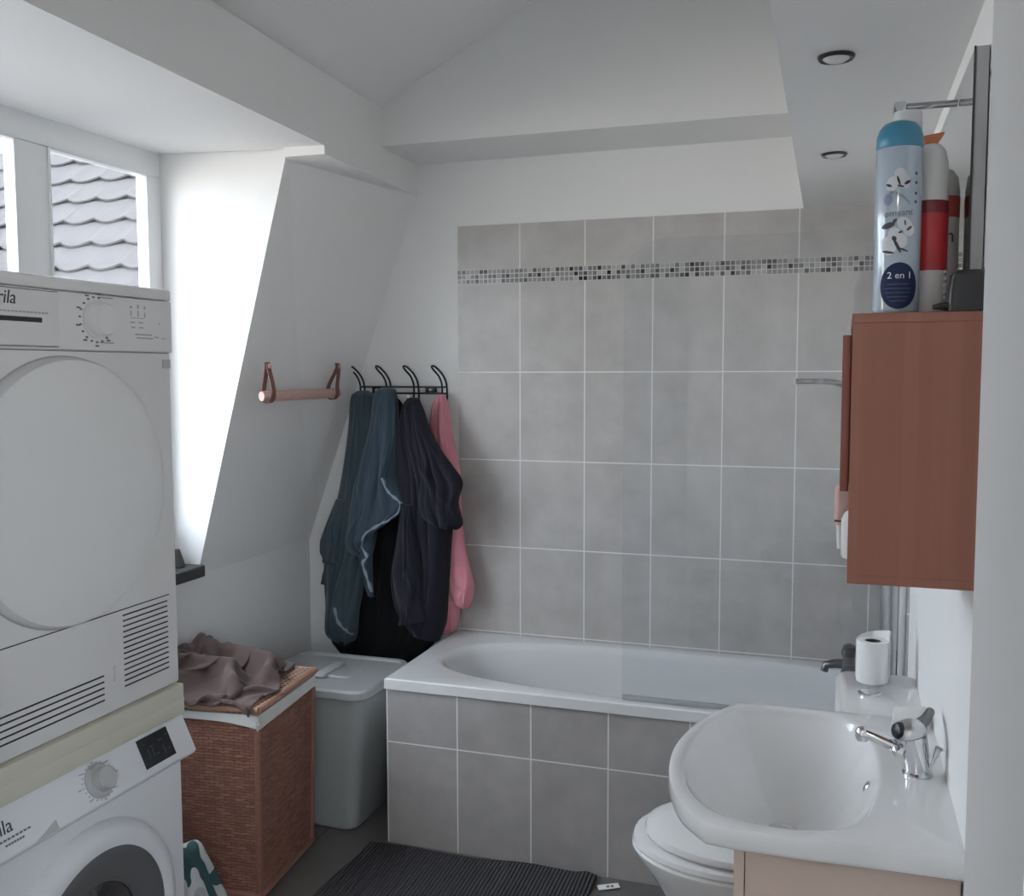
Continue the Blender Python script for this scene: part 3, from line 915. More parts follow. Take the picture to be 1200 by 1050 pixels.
# program knob with its printed scale
kc = V(FX + 0.007, -1.975, 1.672)
MB().lathe([(0.036, 0), (0.036, 0.004), (0.033, 0.006), (0.031, 0.022), (0.028, 0.026), (0.0, 0.027)], kc, (1, 0, 0), 40).build('program_knob', M['appliance2'], dy)
b = MB()
for i in range(16):
    a = PI * 0.33 + i * (2 * PI * 0.80) / 15
    ry_, rz_ = -math.cos(a), math.sin(a)
    if i in (0, 15):
        continue
    q = kc + V(0.0006, ry_ * 0.043 * -1, rz_ * 0.043)
    b.box(q - V(0.0005, 0.0028, 0.0018), q + V(0.0005, 0.0028, 0.0018))
    if i % 2:
        q = kc + V(0.0006, -ry_ * 0.050, rz_ * 0.050)
        b.box(q - V(0.0005, 0.0045, 0.0016), q + V(0.0005, 0.0045, 0.0016))
for s in (1, -1):
    b.box(kc + V(0.0001, 0.008, s * 0.0435 - 0.0007), kc + V(0.001, 0.046, s * 0.0435 + 0.0007))
b.build('dial_marks', M['ink'], dy)
b = MB()
for (y, z, w, h) in ((-1.876, 1.702, 0.006, 0.004), (-1.855, 1.704, 0.004, 0.008), (-1.835, 1.703, 0.004, 0.006), (-1.876, 1.690, 0.003, 0.010), (-1.855, 1.690, 0.003, 0.012), (-1.835, 1.688, 0.003, 0.010), (-1.858, 1.681, 0.040, 0.0016), (-1.872, 1.672, 0.014, 0.003), (-1.848, 1.672, 0.014, 0.003), (-1.870, 1.662, 0.010, 0.003), (-1.846, 1.662, 0.012, 0.003), (-1.840, 1.648, 0.05, 0.003), (-1.836, 1.641, 0.05, 0.003), (-1.80, 1.644, 0.012, 0.003), (-1.79, 1.672, 0.003, 0.003), (-1.778, 1.642, 0.012, 0.002)):
    b.box((FX + 0.0068, y - w / 2, z - h / 2), (FX + 0.0076, y + w / 2, z + h / 2))
b.build('panel_icons', M['ink_light'], dy)
place_text('brand_lettering', 'Laurila', 0.033, (FX + 0.0122, -2.262, 1.690), (0, 1, 0), (0, 0, 1), M['ink_dark'], dy, 0.18)
b = MB()
for i in range(16):
    y = -2.235 + i * 0.0085
    b.box((FX + 0.0118, y, 1.6755), (FX + 0.0126, y + 0.006, 1.6785))
b.build('small_lettering', M['ink_light'], dy)
DC = V(FX, -2.058, 1.348)
MB().lathe([(0.252, -0.002), (0.252, 0.004), (0.251, 0.014), (0.246, 0.024), (0.236, 0.028), (0.20, 0.033), (0.12, 0.038), (0.0, 0.040)], DC, (1, 0, 0), 96).build('door', M['appliance2'], dy)
MB().lathe([(0.252, 0.0002), (0.255, 0.0002), (0.255, 0.0008), (0.252, 0.0008)], DC, (1, 0, 0), 96, False, False).build('door_gap', M['ink_light'], dy)
MB().box((FX - 0.001, -1.775, 1.580), (FX + 0.003, -1.752, 1.598), 0.001).build('latch_mark', M['knob_grey'], dy)
MB().box((FX - 0.0005, Y0 + 0.004, 1.0925), (FX + 0.001, -1.776, 1.0945)).build('kick_seam', M['slot'], dy)
b = MB()
for i in range(14):
    z = 0.934 + i * 0.0112
    b.box((FX - 0.0005, -1.921, z), (FX + 0.001, -1.783, z + 0.0028))
for i in range(5):
    z = 0.924 + i * 0.0122
    b.box((FX - 0.0005, Y0 + 0.03, z), (FX + 0.001, -1.980, z + 0.003))
b.build('air_vents', M['slot'], dy)
MB().box((FX - 0.0005, -1.952, 0.955), (FX + 0.002, -1.944, 0.985), 0.001).build('grille_tab', M['appliance'], dy)

st = thing('stacking_plate', (-0.26, -2.047, 0.85), 'yellowed beige stacking frame between dryer and washing machine', 'stacking frame')
b = MB().box((XBK, Y0 - 0.004, 0.853), (FX + 0.010, Y1 + 0.002, 0.891), 0.005)
b.box((FX + 0.0008, Y0 - 0.004, 0.8225), (FX + 0.010, Y1 + 0.002, 0.86), 0.003)
b.build('frame', M['beige'], st)

wm = thing('washing_machine', (-0.26, -2.047, 0.0), 'white front-loading washing machine standing under the dryer', 'washing machine')
MB().box((XBK, Y0, 0.012), (FX, Y1, 0.852), 0.008).build('housing', M['washer'], wm)
FA, FB = (FX + 0.004, 0.8215), (FX + 0.040, 0.745)     # slanted control fascia, top and lower edge
q = MB()
q.prism([(FX - 0.004, Y0, 0.8218), (FA[0], Y0, FA[1]), (FB[0], Y0, FB[1]), (FB[0] - 0.006, Y0, FB[1] - 0.009), (FX - 0.004, Y0, FB[1] - 0.012)], (0, Y1 - 0.001 - Y0, 0), 0.003)
q.build('control_fascia', M['washer'], wm)
fu = Vector((FB[0] - FA[0], 0, FB[1] - FA[1])).normalized()   # down the fascia
fn = Vector((-fu.z, 0, fu.x)); fn = fn if fn.x > 0 else -fn


def fas(y, d, off=0.0):
    return Vector((FA[0], y, FA[1])) + fu * d + fn * off


def fas_box(mb, y0, y1, d0, d1, t0=0.0002, t1=0.0012):
    mb.hexa([fas(y0, d0, t0), fas(y1, d0, t0), fas(y1, d1, t0), fas(y0, d1, t0), fas(y0, d0, t1), fas(y1, d0, t1), fas(y1, d1, t1), fas(y0, d1, t1)])


q = MB(); fas_box(q, -1.905, -1.812, 0.008, 0.070, 0.0002, 0.002)
ds = q.build('display', M['display'], wm)
q = MB()
for i, (y, d, w, h) in enumerate(((-1.895, 0.02, 0.01, 0.002), (-1.885, 0.034, 0.002, 0.02), (-1.872, 0.034, 0.002, 0.02), (-1.878, 0.030, 0.012, 0.002), (-1.865, 0.05, 0.01, 0.002), (-1.848, 0.026, 0.012, 0.002), (-1.84, 0.040, 0.002, 0.02), (-1.83, 0.052, 0.010, 0.002), (-1.825, 0.022, 0.008, 0.002))):
    fas_box(q, y, y + w, d, d + h, 0.0021, 0.0025)
q.build('display_symbols', M['seg'], ds)
kw = fas(-2.028, 0.042)
MB().lathe([(0.034, 0), (0.034, 0.003), (0.030, 0.008), (0.029, 0.010), (0.0, 0.0105)], kw, fn, 40).build('program_knob', M['knob_grey'], wm)
MB().lathe([(0.024, 0.009), (0.022, 0.026), (0.020, 0.028), (0.0, 0.0285)], kw, fn, 32).build('knob_grip', M['knob_grey'], wm)
q = MB()
for i in range(24):
    a = 2 * PI * i / 24
    c, s = math.cos(a), math.sin(a)
    y = -2.028 + c * 0.040; d = 0.042 + s * 0.036
    fas_box(q, y - 0.002, y + 0.002, d - 0.001, d + 0.001)
    if i % 3 == 0:
        y = -2.028 + c * 0.049; d = 0.042 + s * 0.0375
        fas_box(q, y - 0.004, y + 0.004, d - 0.0012, d + 0.0012)
q.build('dial_marks', M['ink_light'], wm)
place_text('brand_lettering', 'Laurila', 0.034, fas(-2.328, 0.045, 0.0004), (0, 1, 0), -fu, M['ink_dark'], wm, 0.18)
q = MB()
for i in range(16):
    fas_box(q, -2.342 + i * 0.0088, -2.336 + i * 0.0088, 0.053, 0.0565)
for i in range(7):
    fas_box(q, -2.262 + i * 0.006, -2.258 + i * 0.006, 0.062, 0.0655)
q.build('small_lettering', M['ink'], wm)
q = MB(); q.prism([fas(-2.205, 0.0835, -0.004), fas(-2.150, 0.0835, -0.004), fas(-2.150, 0.066, -0.004), fas(-2.185, 0.078, -0.004)], fn * 0.0048)
q.build('drawer_grip', M['knob_grey'], wm)
WC = V(FX, -2.035, 0.455)
MB().lathe([(0.236, -0.002), (0.236, 0.002), (0.232, 0.012), (0.222, 0.024), (0.205, 0.030), (0.186, 0.026), (0.184, 0.010), (0.184, -0.002)], WC, (1, 0, 0), 96, False, False).build('door_ring', M['washer'], wm)
MB().lathe([(0.190, 0.022), (0.180, 0.026), (0.150, 0.024), (0.118, 0.012), (0.112, -0.001)], WC, (1, 0, 0), 96, False, False).build('door_bezel', M['door_grey'], wm)
MB().lathe([(0.125, 0.004), (0.110, 0.010), (0.07, 0.022), (0.0, 0.030)], WC, (1, 0, 0), 64, False, True).build('door_glass', M['drum'], wm)

# ------------------------------------------------------------------ wicker hamper with liner and lid
yaw = math.radians(6)
hc = V(-0.415, -0.925, 0)


def hp(u, v, z):
    """Hamper-local point (u right, v back) -> world."""
    return V(hc.x + u * math.cos(yaw) - v * math.sin(yaw), hc.y + u * math.sin(yaw) + v * math.cos(yaw), z)


ha = thing('wicker_hamper', (hc.x, hc.y, 0), 'brown wicker laundry hamper with white liner beside the washing machine', 'laundry hamper')


def sq(h, z, r=0.012, ux=1.0):
    pts = []
    for sx, sy in ((1, 1), (-1, 1), (-1, -1), (1, -1)):
        for j in range(4):
            a0 = {(1, 1): 0, (-1, 1): PI / 2, (-1, -1): PI, (1, -1): 3 * PI / 2}[(sx, sy)] + PI / 2 * j / 3
            pts.append(hp(sx * (h - r) * ux + r * math.cos(a0), sy * (h - r) + r * math.sin(a0), z))
    return pts


HT, HBt = 0.197, 0.185
body = MB()
rings = []
for i in range(13):
    t = i / 12
    rings.append(sq(HBt + (HT - HBt) * t, 0.012 + 0.545 * t))
body.loft(rings)
body.build('basket', M['wicker'], ha)
for sx, sy in ((1, -1), (-1, -1), (1, 1), (-1, 1)):
    MB().tube([hp(sx * (HBt - 0.004), sy * (HBt - 0.004), 0.002), hp(sx * (HT - 0.004), sy * (HT - 0.004), 0.552)], 0.011, 12).build('corner_post', M['wicker_post'], ha)
for i in range(4):
    cs = [(1, -1), (1, 1), (-1, 1), (-1, -1)]
    a, c = cs[i], cs[(i + 1) % 4]
    MB().tube([hp(a[0] * (HBt + 0.002), a[1] * (HBt + 0.002), 0.014), hp(c[0] * (HBt + 0.002), c[1] * (HBt + 0.002), 0.014)], 0.010, 10).build('base_rim', M['wicker_post'], ha)
# liner folded over the rim, scooped on each side
ln = MB()
n = 64
top_r, low_r, low_i = [], [], []
for i in range(n):
    t = i / n * 4
    k_, f = int(t), t - int(t)
    cs = [(1, -1), (1, 1), (-1, 1), (-1, -1)]
    a, c = cs[k_], cs[(k_ + 1) % 4]
    u = a[0] + (c[0] - a[0]) * f; v = a[1] + (c[1] - a[1]) * f
    drop = (0.040 - 0.008 * f) if k_ == 0 else 0.022 + 0.020 * (abs(f - 0.5) * 2) ** 2.5
    top_r.append(hp(u * (HT + 0.005), v * (HT + 0.005), 0.571))
    low_r.append(hp(u * (HT + 0.008), v * (HT + 0.008), 0.571 - drop))
    low_i.append(hp(u * (HT - 0.004), v * (HT - 0.004), 0.5705))
ln.loft([[p + (hc - p) * 0.015 * 0 for p in low_i], top_r, low_r, [hp((p - hc).dot(V(math.cos(yaw), math.sin(yaw), 0)) * 0.985, (p - hc).dot(V(-math.sin(yaw), math.cos(yaw), 0)) * 0.985, p.z) for p in low_r]], True, False)
ln.build('liner', M['liner'], ha)
lid = MB()
lid.loft([sq(0.200, 0.5735, 0.01), sq(0.203, 0.577, 0.01), sq(0.203, 0.590, 0.01), sq(0.198, 0.594, 0.01)])
lo = lid.build('lid', M['weave'], ha)
for i in range(4):
    cs = [(1, -1), (1, 1), (-1, 1), (-1, -1)]
    a, c = cs[i], cs[(i + 1) % 4]
    MB().tube([hp(a[0] * 0.200, a[1] * 0.200, 0.587), hp(c[0] * 0.200, c[1] * 0.200, 0.587)], 0.0105, 10).build('lid_edge', M['wicker_edge'], lo)
MB().tube([hp(HT + 0.004, -HT - 0.012, 0.570), hp(HT + 0.009, -HT - 0.012, 0.545), hp(HT + 0.004, -HT - 0.012, 0.528), hp(HT - 0.001, -HT - 0.012, 0.545)], 0.003, 8).build('liner_loop', M['liner'], ha)

# ------------------------------------------------------------------ small cloth solver for the crumpled garments


def cloth_drop(P, nx, ny, rest, collide, steps=260, g=0.0009, iters=10, damp=0.90, bend=0.25, far=()):
    P = P.reshape(ny, nx, 3).copy(); Q = P.copy()
    cons = []
    for (dy_, dx_, k_) in ((0, 1, 1.0), (1, 0, 1.0), (1, 1, 0.6), (1, -1, 0.6), (0, 2, bend), (2, 0, bend)):
        cons.append((dy_, dx_, k_, math.hypot(dy_, dx_) * rest))
    for q_ in far:
        cons.append((0, q_, bend, q_ * rest * 0.93)); cons.append((q_, 0, bend, q_ * rest * 0.93))
    for s in range(steps):
        vel = (P - Q) * damp
        Q = P.copy()
        P = P + vel; P[..., 2] -= g
        for it in range(iters):
            for dy_, dx_, k_, L in cons:
                if dx_ >= 0:
                    sa = (slice(0, ny - dy_), slice(0, nx - dx_)); sb = (slice(dy_, ny), slice(dx_, nx))
                else:
                    sa = (slice(0, ny - dy_), slice(-dx_, nx)); sb = (slice(dy_, ny), slice(0, nx + dx_))
                d = P[sb] - P[sa]
                ln_ = np.linalg.norm(d, axis=-1, keepdims=True) + 1e-9
                c = d * ((ln_ - L) / ln_) * (0.25 * k_)
                P[sa] += c; P[sb] -= c
            P = collide(P, Q)
    return P


def cloth_mesh(name, P, mat, parent, thick=0.003):
    ny, nx, _ = P.shape
    me = bpy.data.meshes.new(name)
    faces = [(j * nx + i, j * nx + i + 1, (j + 1) * nx + i + 1, (j + 1) * nx + i) for j in range(ny - 1) for i in range(nx - 1)]
    me.from_pydata([tuple(map(float, p)) for p in P.reshape(-1, 3)], [], faces)
    for p in me.polygons:
        p.use_smooth = True
    me.materials.append(mat)
    o = link(name, me, parent)
    s = o.modifiers.new('sub', 'SUBSURF'); s.levels = 1; s.render_levels = 1
    s = o.modifiers.new('thick', 'SOLIDIFY'); s.thickness = thick; s.offset = 0
    return o


rs = np.random.RandomState(5)
nx, ny, rest = 56, 50, 0.0115
U, W_ = np.meshgrid(np.arange(nx), np.arange(ny))
u = (U - nx / 2) * rest; w = (W_ - ny / 2) * rest
# start bunched up: compressed sideways with tall folds above the lid
fold = 0.030 * np.sin(u * 21 + 1.8 * np.sin(w * 8)) + 0.020 * np.sin(w * 20 + 1.3 + u * 6)
cz = hp(-0.075, -0.035, 0)
ang = 0.25
xx = cz.x + 0.70 * (u * math.cos(ang) - w * math.sin(ang)); yy = cz.y + 0.70 * (u * math.sin(ang) + w * math.cos(ang))
P0 = np.stack([xx, yy, 0.76 + fold], -1)
RIDGES = [(-0.19, 0.11, -0.10, 0.08, 0.108, 0.042), (-0.08, 0.13, 0.115, 0.06, 0.082, 0.028), (0.115, 0.06, 0.13, 0.0, 0.060, 0.026), (-0.17, -0.03, 0.03, -0.03, 0.085, 0.026), (-0.13, -0.17, -0.06, -0.05, 0.060, 0.026), (0.0, -0.02, 0.075, -0.115, 0.062, 0.022), (-0.20, -0.15, -0.16, 0.05, 0.090, 0.030)]


def heap(lu, lv):
    """Height of the folds lying under the outermost layer of the garment."""
    h = np.zeros_like(lu)
    for ua, va, ub, vb, hh_, w_ in RIDGES:
        dx_, dy_ = ub - ua, vb - va
        t_ = np.clip(((lu - ua) * dx_ + (lv - va) * dy_) / (dx_ * dx_ + dy_ * dy_), 0, 1)
        d2 = (lu - ua - t_ * dx_) ** 2 + (lv - va - t_ * dy_) ** 2
        h = np.maximum(h, hh_ * np.exp(-d2 / (w_ * w_)))
    return h


cyw, syw = math.cos(yaw), math.sin(yaw)


def hamper_collide(P, Q):
    X = P[..., 0] - hc.x; Y = P[..., 1] - hc.y
    lu = X * cyw + Y * syw; lv = -X * syw + Y * cyw; z = P[..., 2]
    hh = 0.2175; zt_ = 0.603 + heap(lu, lv)
    # lid edges are rounded
    inside = (np.abs(lu) < hh) & (np.abs(lv) < hh) & (z < zt_)
    pu = hh - np.abs(lu); pv = hh - np.abs(lv); pz = zt_ - z
    oz = inside & ((pz <= np.minimum(pu, pv) + 0.02) | (z > 0.575))
    z = np.where(oz, zt_, z)
    ou = inside & ~oz & (pu <= pv); ov = inside & ~oz & (pv < pu)
    lu = np.where(ou, np.sign(lu) * hh, lu); lv = np.where(ov, np.sign(lv) * hh, lv)
    P = P.copy()
    P[..., 0] = hc.x + lu * cyw - lv * syw; P[..., 1] = hc.y + lu * syw + lv * cyw; P[..., 2] = np.maximum(z, 0.02)
    P[..., 0] = np.maximum(P[..., 0], XK + 0.012)
    # friction on contact
    fr_ = oz[..., None] * 0.55
    P[..., :2] = P[..., :2] * (1 - fr_) + Q[..., :2] * fr_
    return P


PC = cloth_drop(P0, nx, ny, rest, hamper_collide, steps=75, g=0.0011, bend=0.15)
# spread layers a little so that they do not touch
bc = cloth_mesh('brown_garment', PC, M['brown_cloth'], None, 0.004)
tag(bc, 'crumpled taupe brown garment thrown over the wicker hamper lid', 'clothing')

# ------------------------------------------------------------------ plastic bin between hamper and bath
bn = thing('storage_bin', (-0.33, -0.45, 0), 'milky grey plastic storage bin with lid between hamper and bathtub', 'storage bin')


def rrect(x0, y0, x1, y1, r, z, k=6):
    pts = []
    for (cx_, cy_, a0) in ((x1 - r, y1 - r, 0), (x0 + r, y1 - r, PI / 2), (x0 + r, y0 + r, PI), (x1 - r, y0 + r, 3 * PI / 2)):
        for j in range(k):
            a = a0 + PI / 2 * j / (k - 1)
            pts.append(V(cx_ + r * math.cos(a), cy_ + r * math.sin(a), z))
    return pts


BX0, BX1, BY0, BY1, BZ = -0.545, -0.088, -0.650, -0.245, 0.505
MB().loft([rrect(BX0 + 0.055, BY0 + 0.045, BX1 - 0.068, BY1 - 0.045, 0.04, 0.002), rrect(BX0 + 0.046, BY0 + 0.037, BX1 - 0.060, BY1 - 0.037, 0.045, 0.012), rrect(BX0 + 0.012, BY0 + 0.012, BX1 - 0.014, BY1 - 0.012, 0.05, BZ - 0.035)]).build('tub', M['bin'], bn)
lidb = MB()
lidb.loft([rrect(BX0 + 0.004, BY0 + 0.004, BX1 - 0.004, BY1 - 0.004, 0.055, BZ - 0.034), rrect(BX0, BY0, BX1, BY1, 0.058, BZ - 0.030), rrect(BX0, BY0, BX1, BY1, 0.058, BZ - 0.008),
           rrect(BX0 + 0.006, BY0 + 0.006, BX1 - 0.006, BY1 - 0.006, 0.055, BZ), rrect(BX0 + 0.022, BY0 + 0.022, BX1 - 0.022, BY1 - 0.022, 0.045, BZ), rrect(BX0 + 0.030, BY0 + 0.030, BX1 - 0.030, BY1 - 0.030, 0.04, BZ - 0.008)])
lb = lidb.build('lid', M['bin_lid'], bn)
cxb, cyb = (BX0 + BX1) / 2, (BY0 + BY1) / 2
MB().loft([rrect(cxb - 0.10, cyb - 0.055, cxb + 0.10, cyb + 0.055, 0.02, BZ - 0.0085), rrect(cxb - 0.095, cyb - 0.05, cxb + 0.095, cyb + 0.05, 0.02, BZ - 0.002)]).build('handle_plate', M['bin_lid'], lb)
MB().box((cxb - 0.028, cyb - 0.085, BZ - 0.004), (cxb + 0.012, cyb + 0.075, BZ + 0.008), 0.004).build('handle', plain('pale handle plastic', (0.50, 0.52, 0.52), 0.4), lb)

# ------------------------------------------------------------------ bath mat
mt_ = thing('bath_mat', (0.33, -0.95, 0), 'charcoal grey ribbed bath mat on the floor before the tub', 'bath mat')
b = MB()
nx_, ny_ = 70, 40
for j in range(ny_):
    pass
rings = []
for j in range(ny_ + 1):
    row = []
    for i in range(nx_ + 1):
        s, t = i / nx_, j / ny_
        x = -0.062 + 0.768 * s + 0.006 * math.sin(t * 7 + 1); y = -0.672 + 0.026 * s + 0.006 * math.sin(s * 11) - 0.62 * t
        z = 0.012 + 0.003 * noise.noise(Vector((s * 5, t * 4, 2.0))) + (0.008 * math.exp(-((s - 0.955) / 0.03) ** 2 - ((t - 0.0) / 0.15) ** 2))
        row.append(V(x, y, z))
    rings.append(row)
top_rows = rings
b.loft(top_rows, False, False, closed=False)
bot = [[V(p.x, p.y, 0.001) for p in r] for r in top_rows]
edge_t = top_rows[0] + [r[-1] for r in top_rows[1:]] + top_rows[-1][-2::-1] + [r[0] for r in top_rows[-2:0:-1]]
edge_b = [V(p.x, p.y, 0.001) for p in edge_t]
b.loft([edge_t, edge_b], False, False)
b.build('rug', M['mat'], mt_)
lbm = MB().hexa([(0.735, -0.725, 0.004), (0.792, -0.690, 0.004), (0.780, -0.668, 0.004), (0.722, -0.700, 0.004), (0.735, -0.725, 0.006), (0.792, -0.690, 0.007), (0.780, -0.668, 0.007), (0.722, -0.700, 0.006)])
lbl = lbm.build('care_label', M['paper'], mt_, smooth=False)
lbl['label'] = 'white care label sticking out'
MB().box((0.752, -0.704, 0.0068), (0.760, -0.692, 0.0074)).box((0.764, -0.698, 0.0071), (0.772, -0.687, 0.0076)).build('care_symbols', M['ink'], lbl)

# ------------------------------------------------------------------ bag of cloth at the hamper foot
rs = np.random.RandomState(3)
nx, ny, rest = 40, 40, 0.0125
U, W_ = np.meshgrid(np.arange(nx), np.arange(ny))
u = (U - nx / 2) * rest; w = (W_ - ny / 2) * rest
fold = 0.05 * np.sin(u * 24 + 2 * np.sin(w * 10)) + 0.04 * np.sin(w * 27 + 0.6 + u * 6)
P0 = np.stack([-0.225 + 0.5 * u, -1.40 + 0.62 * w, 0.47 + fold], -1)


def mound_collide(P, Q):
    """A soft heap under the cloth."""
    P = P.copy()
    X = (P[..., 0] + 0.24) / 0.10; Y = (P[..., 1] + 1.41) / 0.17; Z = (P[..., 2]) / 0.41
    r = np.sqrt(X ** 2 + Y ** 2 + Z ** 2) + 1e-9
    lim = 1.0 - 0.22 * np.abs(np.sin(5.0 * Z + 2.2 * Y + 1.5 * np.sin(3 * Y + X))) - 0.16 * np.abs(np.sin(4.0 * Y + 3.0 * Z))
    ins = r < lim
    sc_f = np.where(ins, lim / r, 1.0)
    P[..., 0] = -0.24 + X * 0.10 * sc_f; P[..., 1] = -1.41 + Y * 0.17 * sc_f; P[..., 2] = Z * 0.41 * sc_f
    P[..., :] = P * (1 - ins[..., None] * 0.4) + Q * ins[..., None] * 0.4
    P[..., 2] = np.maximum(P[..., 2], 0.006)
    P[..., 1] = np.maximum(P[..., 1], -1.72); P[..., 1] = np.minimum(P[..., 1], -1.17)
    return P


PB = cloth_drop(P0, nx, ny, rest, mound_collide, steps=130, bend=0.5)


def stripe_mat():
    mt, nt, b = new_mat('white and teal striped cloth')
    tc, x, y, z = xyz_of(nt)
    nz = N(nt, 'ShaderNodeTexNoise'); setin(nz, 'Scale', 12.0); setin(nz, 'Detail', 1)
    nt.links.new(tc.outputs['Object'], nz.inputs['Vector'])
    cr = N(nt, 'ShaderNodeValToRGB'); cr.color_ramp.interpolation = 'CONSTANT'
    e = cr.color_ramp.elements
    e[0].position = 0; e[0].color = (0.03, 0.08, 0.085, 1); e[1].position = 0.44; e[1].color = (0.52, 0.53, 0.54, 1)
    k_ = e.new(0.62); k_.color = (0.36, 0.36, 0.37, 1)
    nt.links.new(nz.outputs[0], cr.inputs[0]); nt.links.new(cr.outputs[0], b.inputs['Base Color'])
    setin(b, 'Roughness', 0.8)
    return mt


cb_ = cloth_mesh('crumpled_bag', PB, stripe_mat(), None, 0.004)
tag(cb_, 'crumpled white and teal cloth bag on the floor beside the washing machine', 'bag')

# ------------------------------------------------------------------ toilet
to = thing('toilet', (1.25, -1.10, 0), 'white toilet with closed lid between the bathtub and the washbasin', 'toilet')
TY = -1.095


def pan_ring(xf, xbk, hw, z, k=48):
    pts = []
    L = xbk - xf
    for i in range(k):
        t = 2 * PI * i / k
        c, s = math.cos(t), math.sin(t)
        xm = xf + hw * 1.35
        if c < 0:
            x = xm + (xm - xf) * c
        else:
            x = xm + (xbk - xm) * (abs(c) ** 0.55)
        y = TY + hw * math.copysign(abs(s) ** (0.9 if c < 0 else 0.6), s)
        pts.append(V(x, y, z))
    return pts


MB().loft([pan_ring(1.08, 1.44, 0.105, 0.002), pan_ring(1.085, 1.44, 0.10, 0.02), pan_ring(1.07, 1.44, 0.105, 0.12), pan_ring(1.02, 1.44, 0.135, 0.22), pan_ring(0.955, 1.44, 0.174, 0.32), pan_ring(0.918, 1.44, 0.190, 0.366), pan_ring(0.914, 1.44, 0.192, 0.378), pan_ring(0.925, 1.44, 0.184, 0.384)]).build('pan', M['porcelain'], to)
MB().loft([pan_ring(0.918, 1.40, 0.188, 0.3845), pan_ring(0.914, 1.40, 0.192, 0.391), pan_ring(0.918, 1.40, 0.190, 0.402), pan_ring(0.935, 1.40, 0.176, 0.4055)]).build('seat', M['porcelain'], to)
MB().loft([pan_ring(0.968, 1.395, 0.160, 0.4060), pan_ring(0.960, 1.395, 0.168, 0.412), pan_ring(0.947, 1.395, 0.180, 0.4145), pan_ring(0.945, 1.395, 0.181, 0.420), pan_ring(0.950, 1.395, 0.178, 0.430), pan_ring(0.972, 1.385, 0.160, 0.440), pan_ring(1.03, 1.35, 0.10, 0.4435)]).build('lid', M['porcelain'], to)
ci = MB()
ci.loft([rrect(1.425, TY - 0.17, XR - 0.0005, TY + 0.17, 0.03, 0.391), rrect(1.413, TY - 0.178, XR - 0.0005, TY + 0.178, 0.03, 0.45), rrect(1.410, TY - 0.180, XR - 0.0005, TY + 0.180, 0.03, 0.765)])
ci.build('cistern', M['porcelain'], to)
MB().loft([rrect(1.404, TY - 0.186, XR - 0.0005, TY + 0.186, 0.03, 0.766), rrect(1.400, TY - 0.190, XR - 0.0005, TY + 0.190, 0.034, 0.772), rrect(1.400, TY - 0.190, XR - 0.0005, TY + 0.190, 0.034, 0.797), rrect(1.410, TY - 0.180, XR - 0.0005, TY + 0.180, 0.03, 0.805)]).build('cistern_lid', M['porcelain'], to)
MB().lathe([(0.026, 0.0), (0.026, 0.004), (0.022, 0.006), (0.0, 0.0065)], (1.476, -1.09, 0.8052), (0, 0, 1), 28).build('flush_button', M['chrome'], to)

tr = thing('toilet_roll', (1.485, -0.985, 0.806), 'white toilet paper roll standing on the cistern lid', 'toilet roll')
rr0 = 0.037
MB().lathe([(0.020, 0.001), (rr0, 0.001), (rr0 + 0.001, 0.006), (rr0 + 0.001, 0.099), (rr0, 0.103), (0.020, 0.103), (0.0195, 0.06), (0.0195, 0.001)], (1.485, -0.985, 0.8055), (0, 0, 1), 44, False, False).build('paper', M['paper'], tr)
MB().lathe([(0.0198, 0.002), (0.0198, 0.101), (0.0185, 0.101), (0.0185, 0.002)], (1.485, -0.985, 0.8055), (0, 0, 1), 32, False, False).build('core', M['card'], tr)
fl = MB()
rin, rout = [], []
N_ = 22
lo_, hi_, lo2, hi2 = [], [], [], []
for i in range(N_ + 1):
    a = -0.35 + (PI * 1.05) * i / N_
    R = rr0 + 0.0022
    h = 0.100 + 0.032 * (1 - i / N_) ** 0.8
    p = V(1.485 + R * math.cos(a), -0.985 + R * math.sin(a), 0)
    p2 = V(1.485 + (R + 0.0012) * math.cos(a), -0.985 + (R + 0.0012) * math.sin(a), 0)
    lo_.append(p + V(0, 0, 0.812)); hi_.append(p + V(0, 0, 0.8055 + h)); lo2.append(p2 + V(0, 0, 0.812)); hi2.append(p2 + V(0, 0, 0.8055 + h))
fl.loft([list(t_) for t_ in zip(lo_, hi_, hi2, lo2)])
fl.build('loose_sheet', M['paper'], tr)

# ------------------------------------------------------------------ washbasin on vanity
va = thing('vanity_cabinet', (1.42, -1.68, 0), 'pinkish beige vanity cabinet under the washbasin', 'vanity cabinet')
MB().box((1.268, -1.965, 0.08), (XR - 0.004, -1.947, 0.812)).box((1.268, -1.418, 0.08), (XR - 0.004, -1.40, 0.812)).box((1.268, -1.947, 0.08), (XR - 0.004, -1.418, 0.098)).box((XR - 0.012, -1.947, 0.098), (XR - 0.004, -1.418, 0.66)).build('carcass', M['vanity'], va, smooth=False)
MB().box((1.30, -1.95, 0.0), (XR - 0.004, -1.42, 0.08)).build('plinth', M['vanity'], va, smooth=False)
for a, c in ((-1.967, -1.684), (-1.681, -1.398)):
    e0, e1 = (0.808, 0.690) if a < -1.8 else (0.690, 0.808)      # front is cut away under the bowl
    m0, m1 = (a + 0.022, a + 0.075) if a < -1.8 else (c - 0.075, c - 0.022)
    d = MB().prism([(1.250, a, 0.09), (1.250, a, e0), (1.250, m0, e0), (1.250, m1, e1), (1.250, c, e1), (1.250, c, 0.09)], (0.0165, 0, 0)).build('door', M['vanity'], va, smooth=False)
    yk = c - 0.03 if a < -1.8 else a + 0.03
    MB().lathe([(0.006, 0), (0.006, 0.012), (0.012, 0.016), (0.012, 0.022), (0.0, 0.024)], (1.250, yk, 0.60), (-1, 0, 0), 16).build('knob', M['chrome'], d)

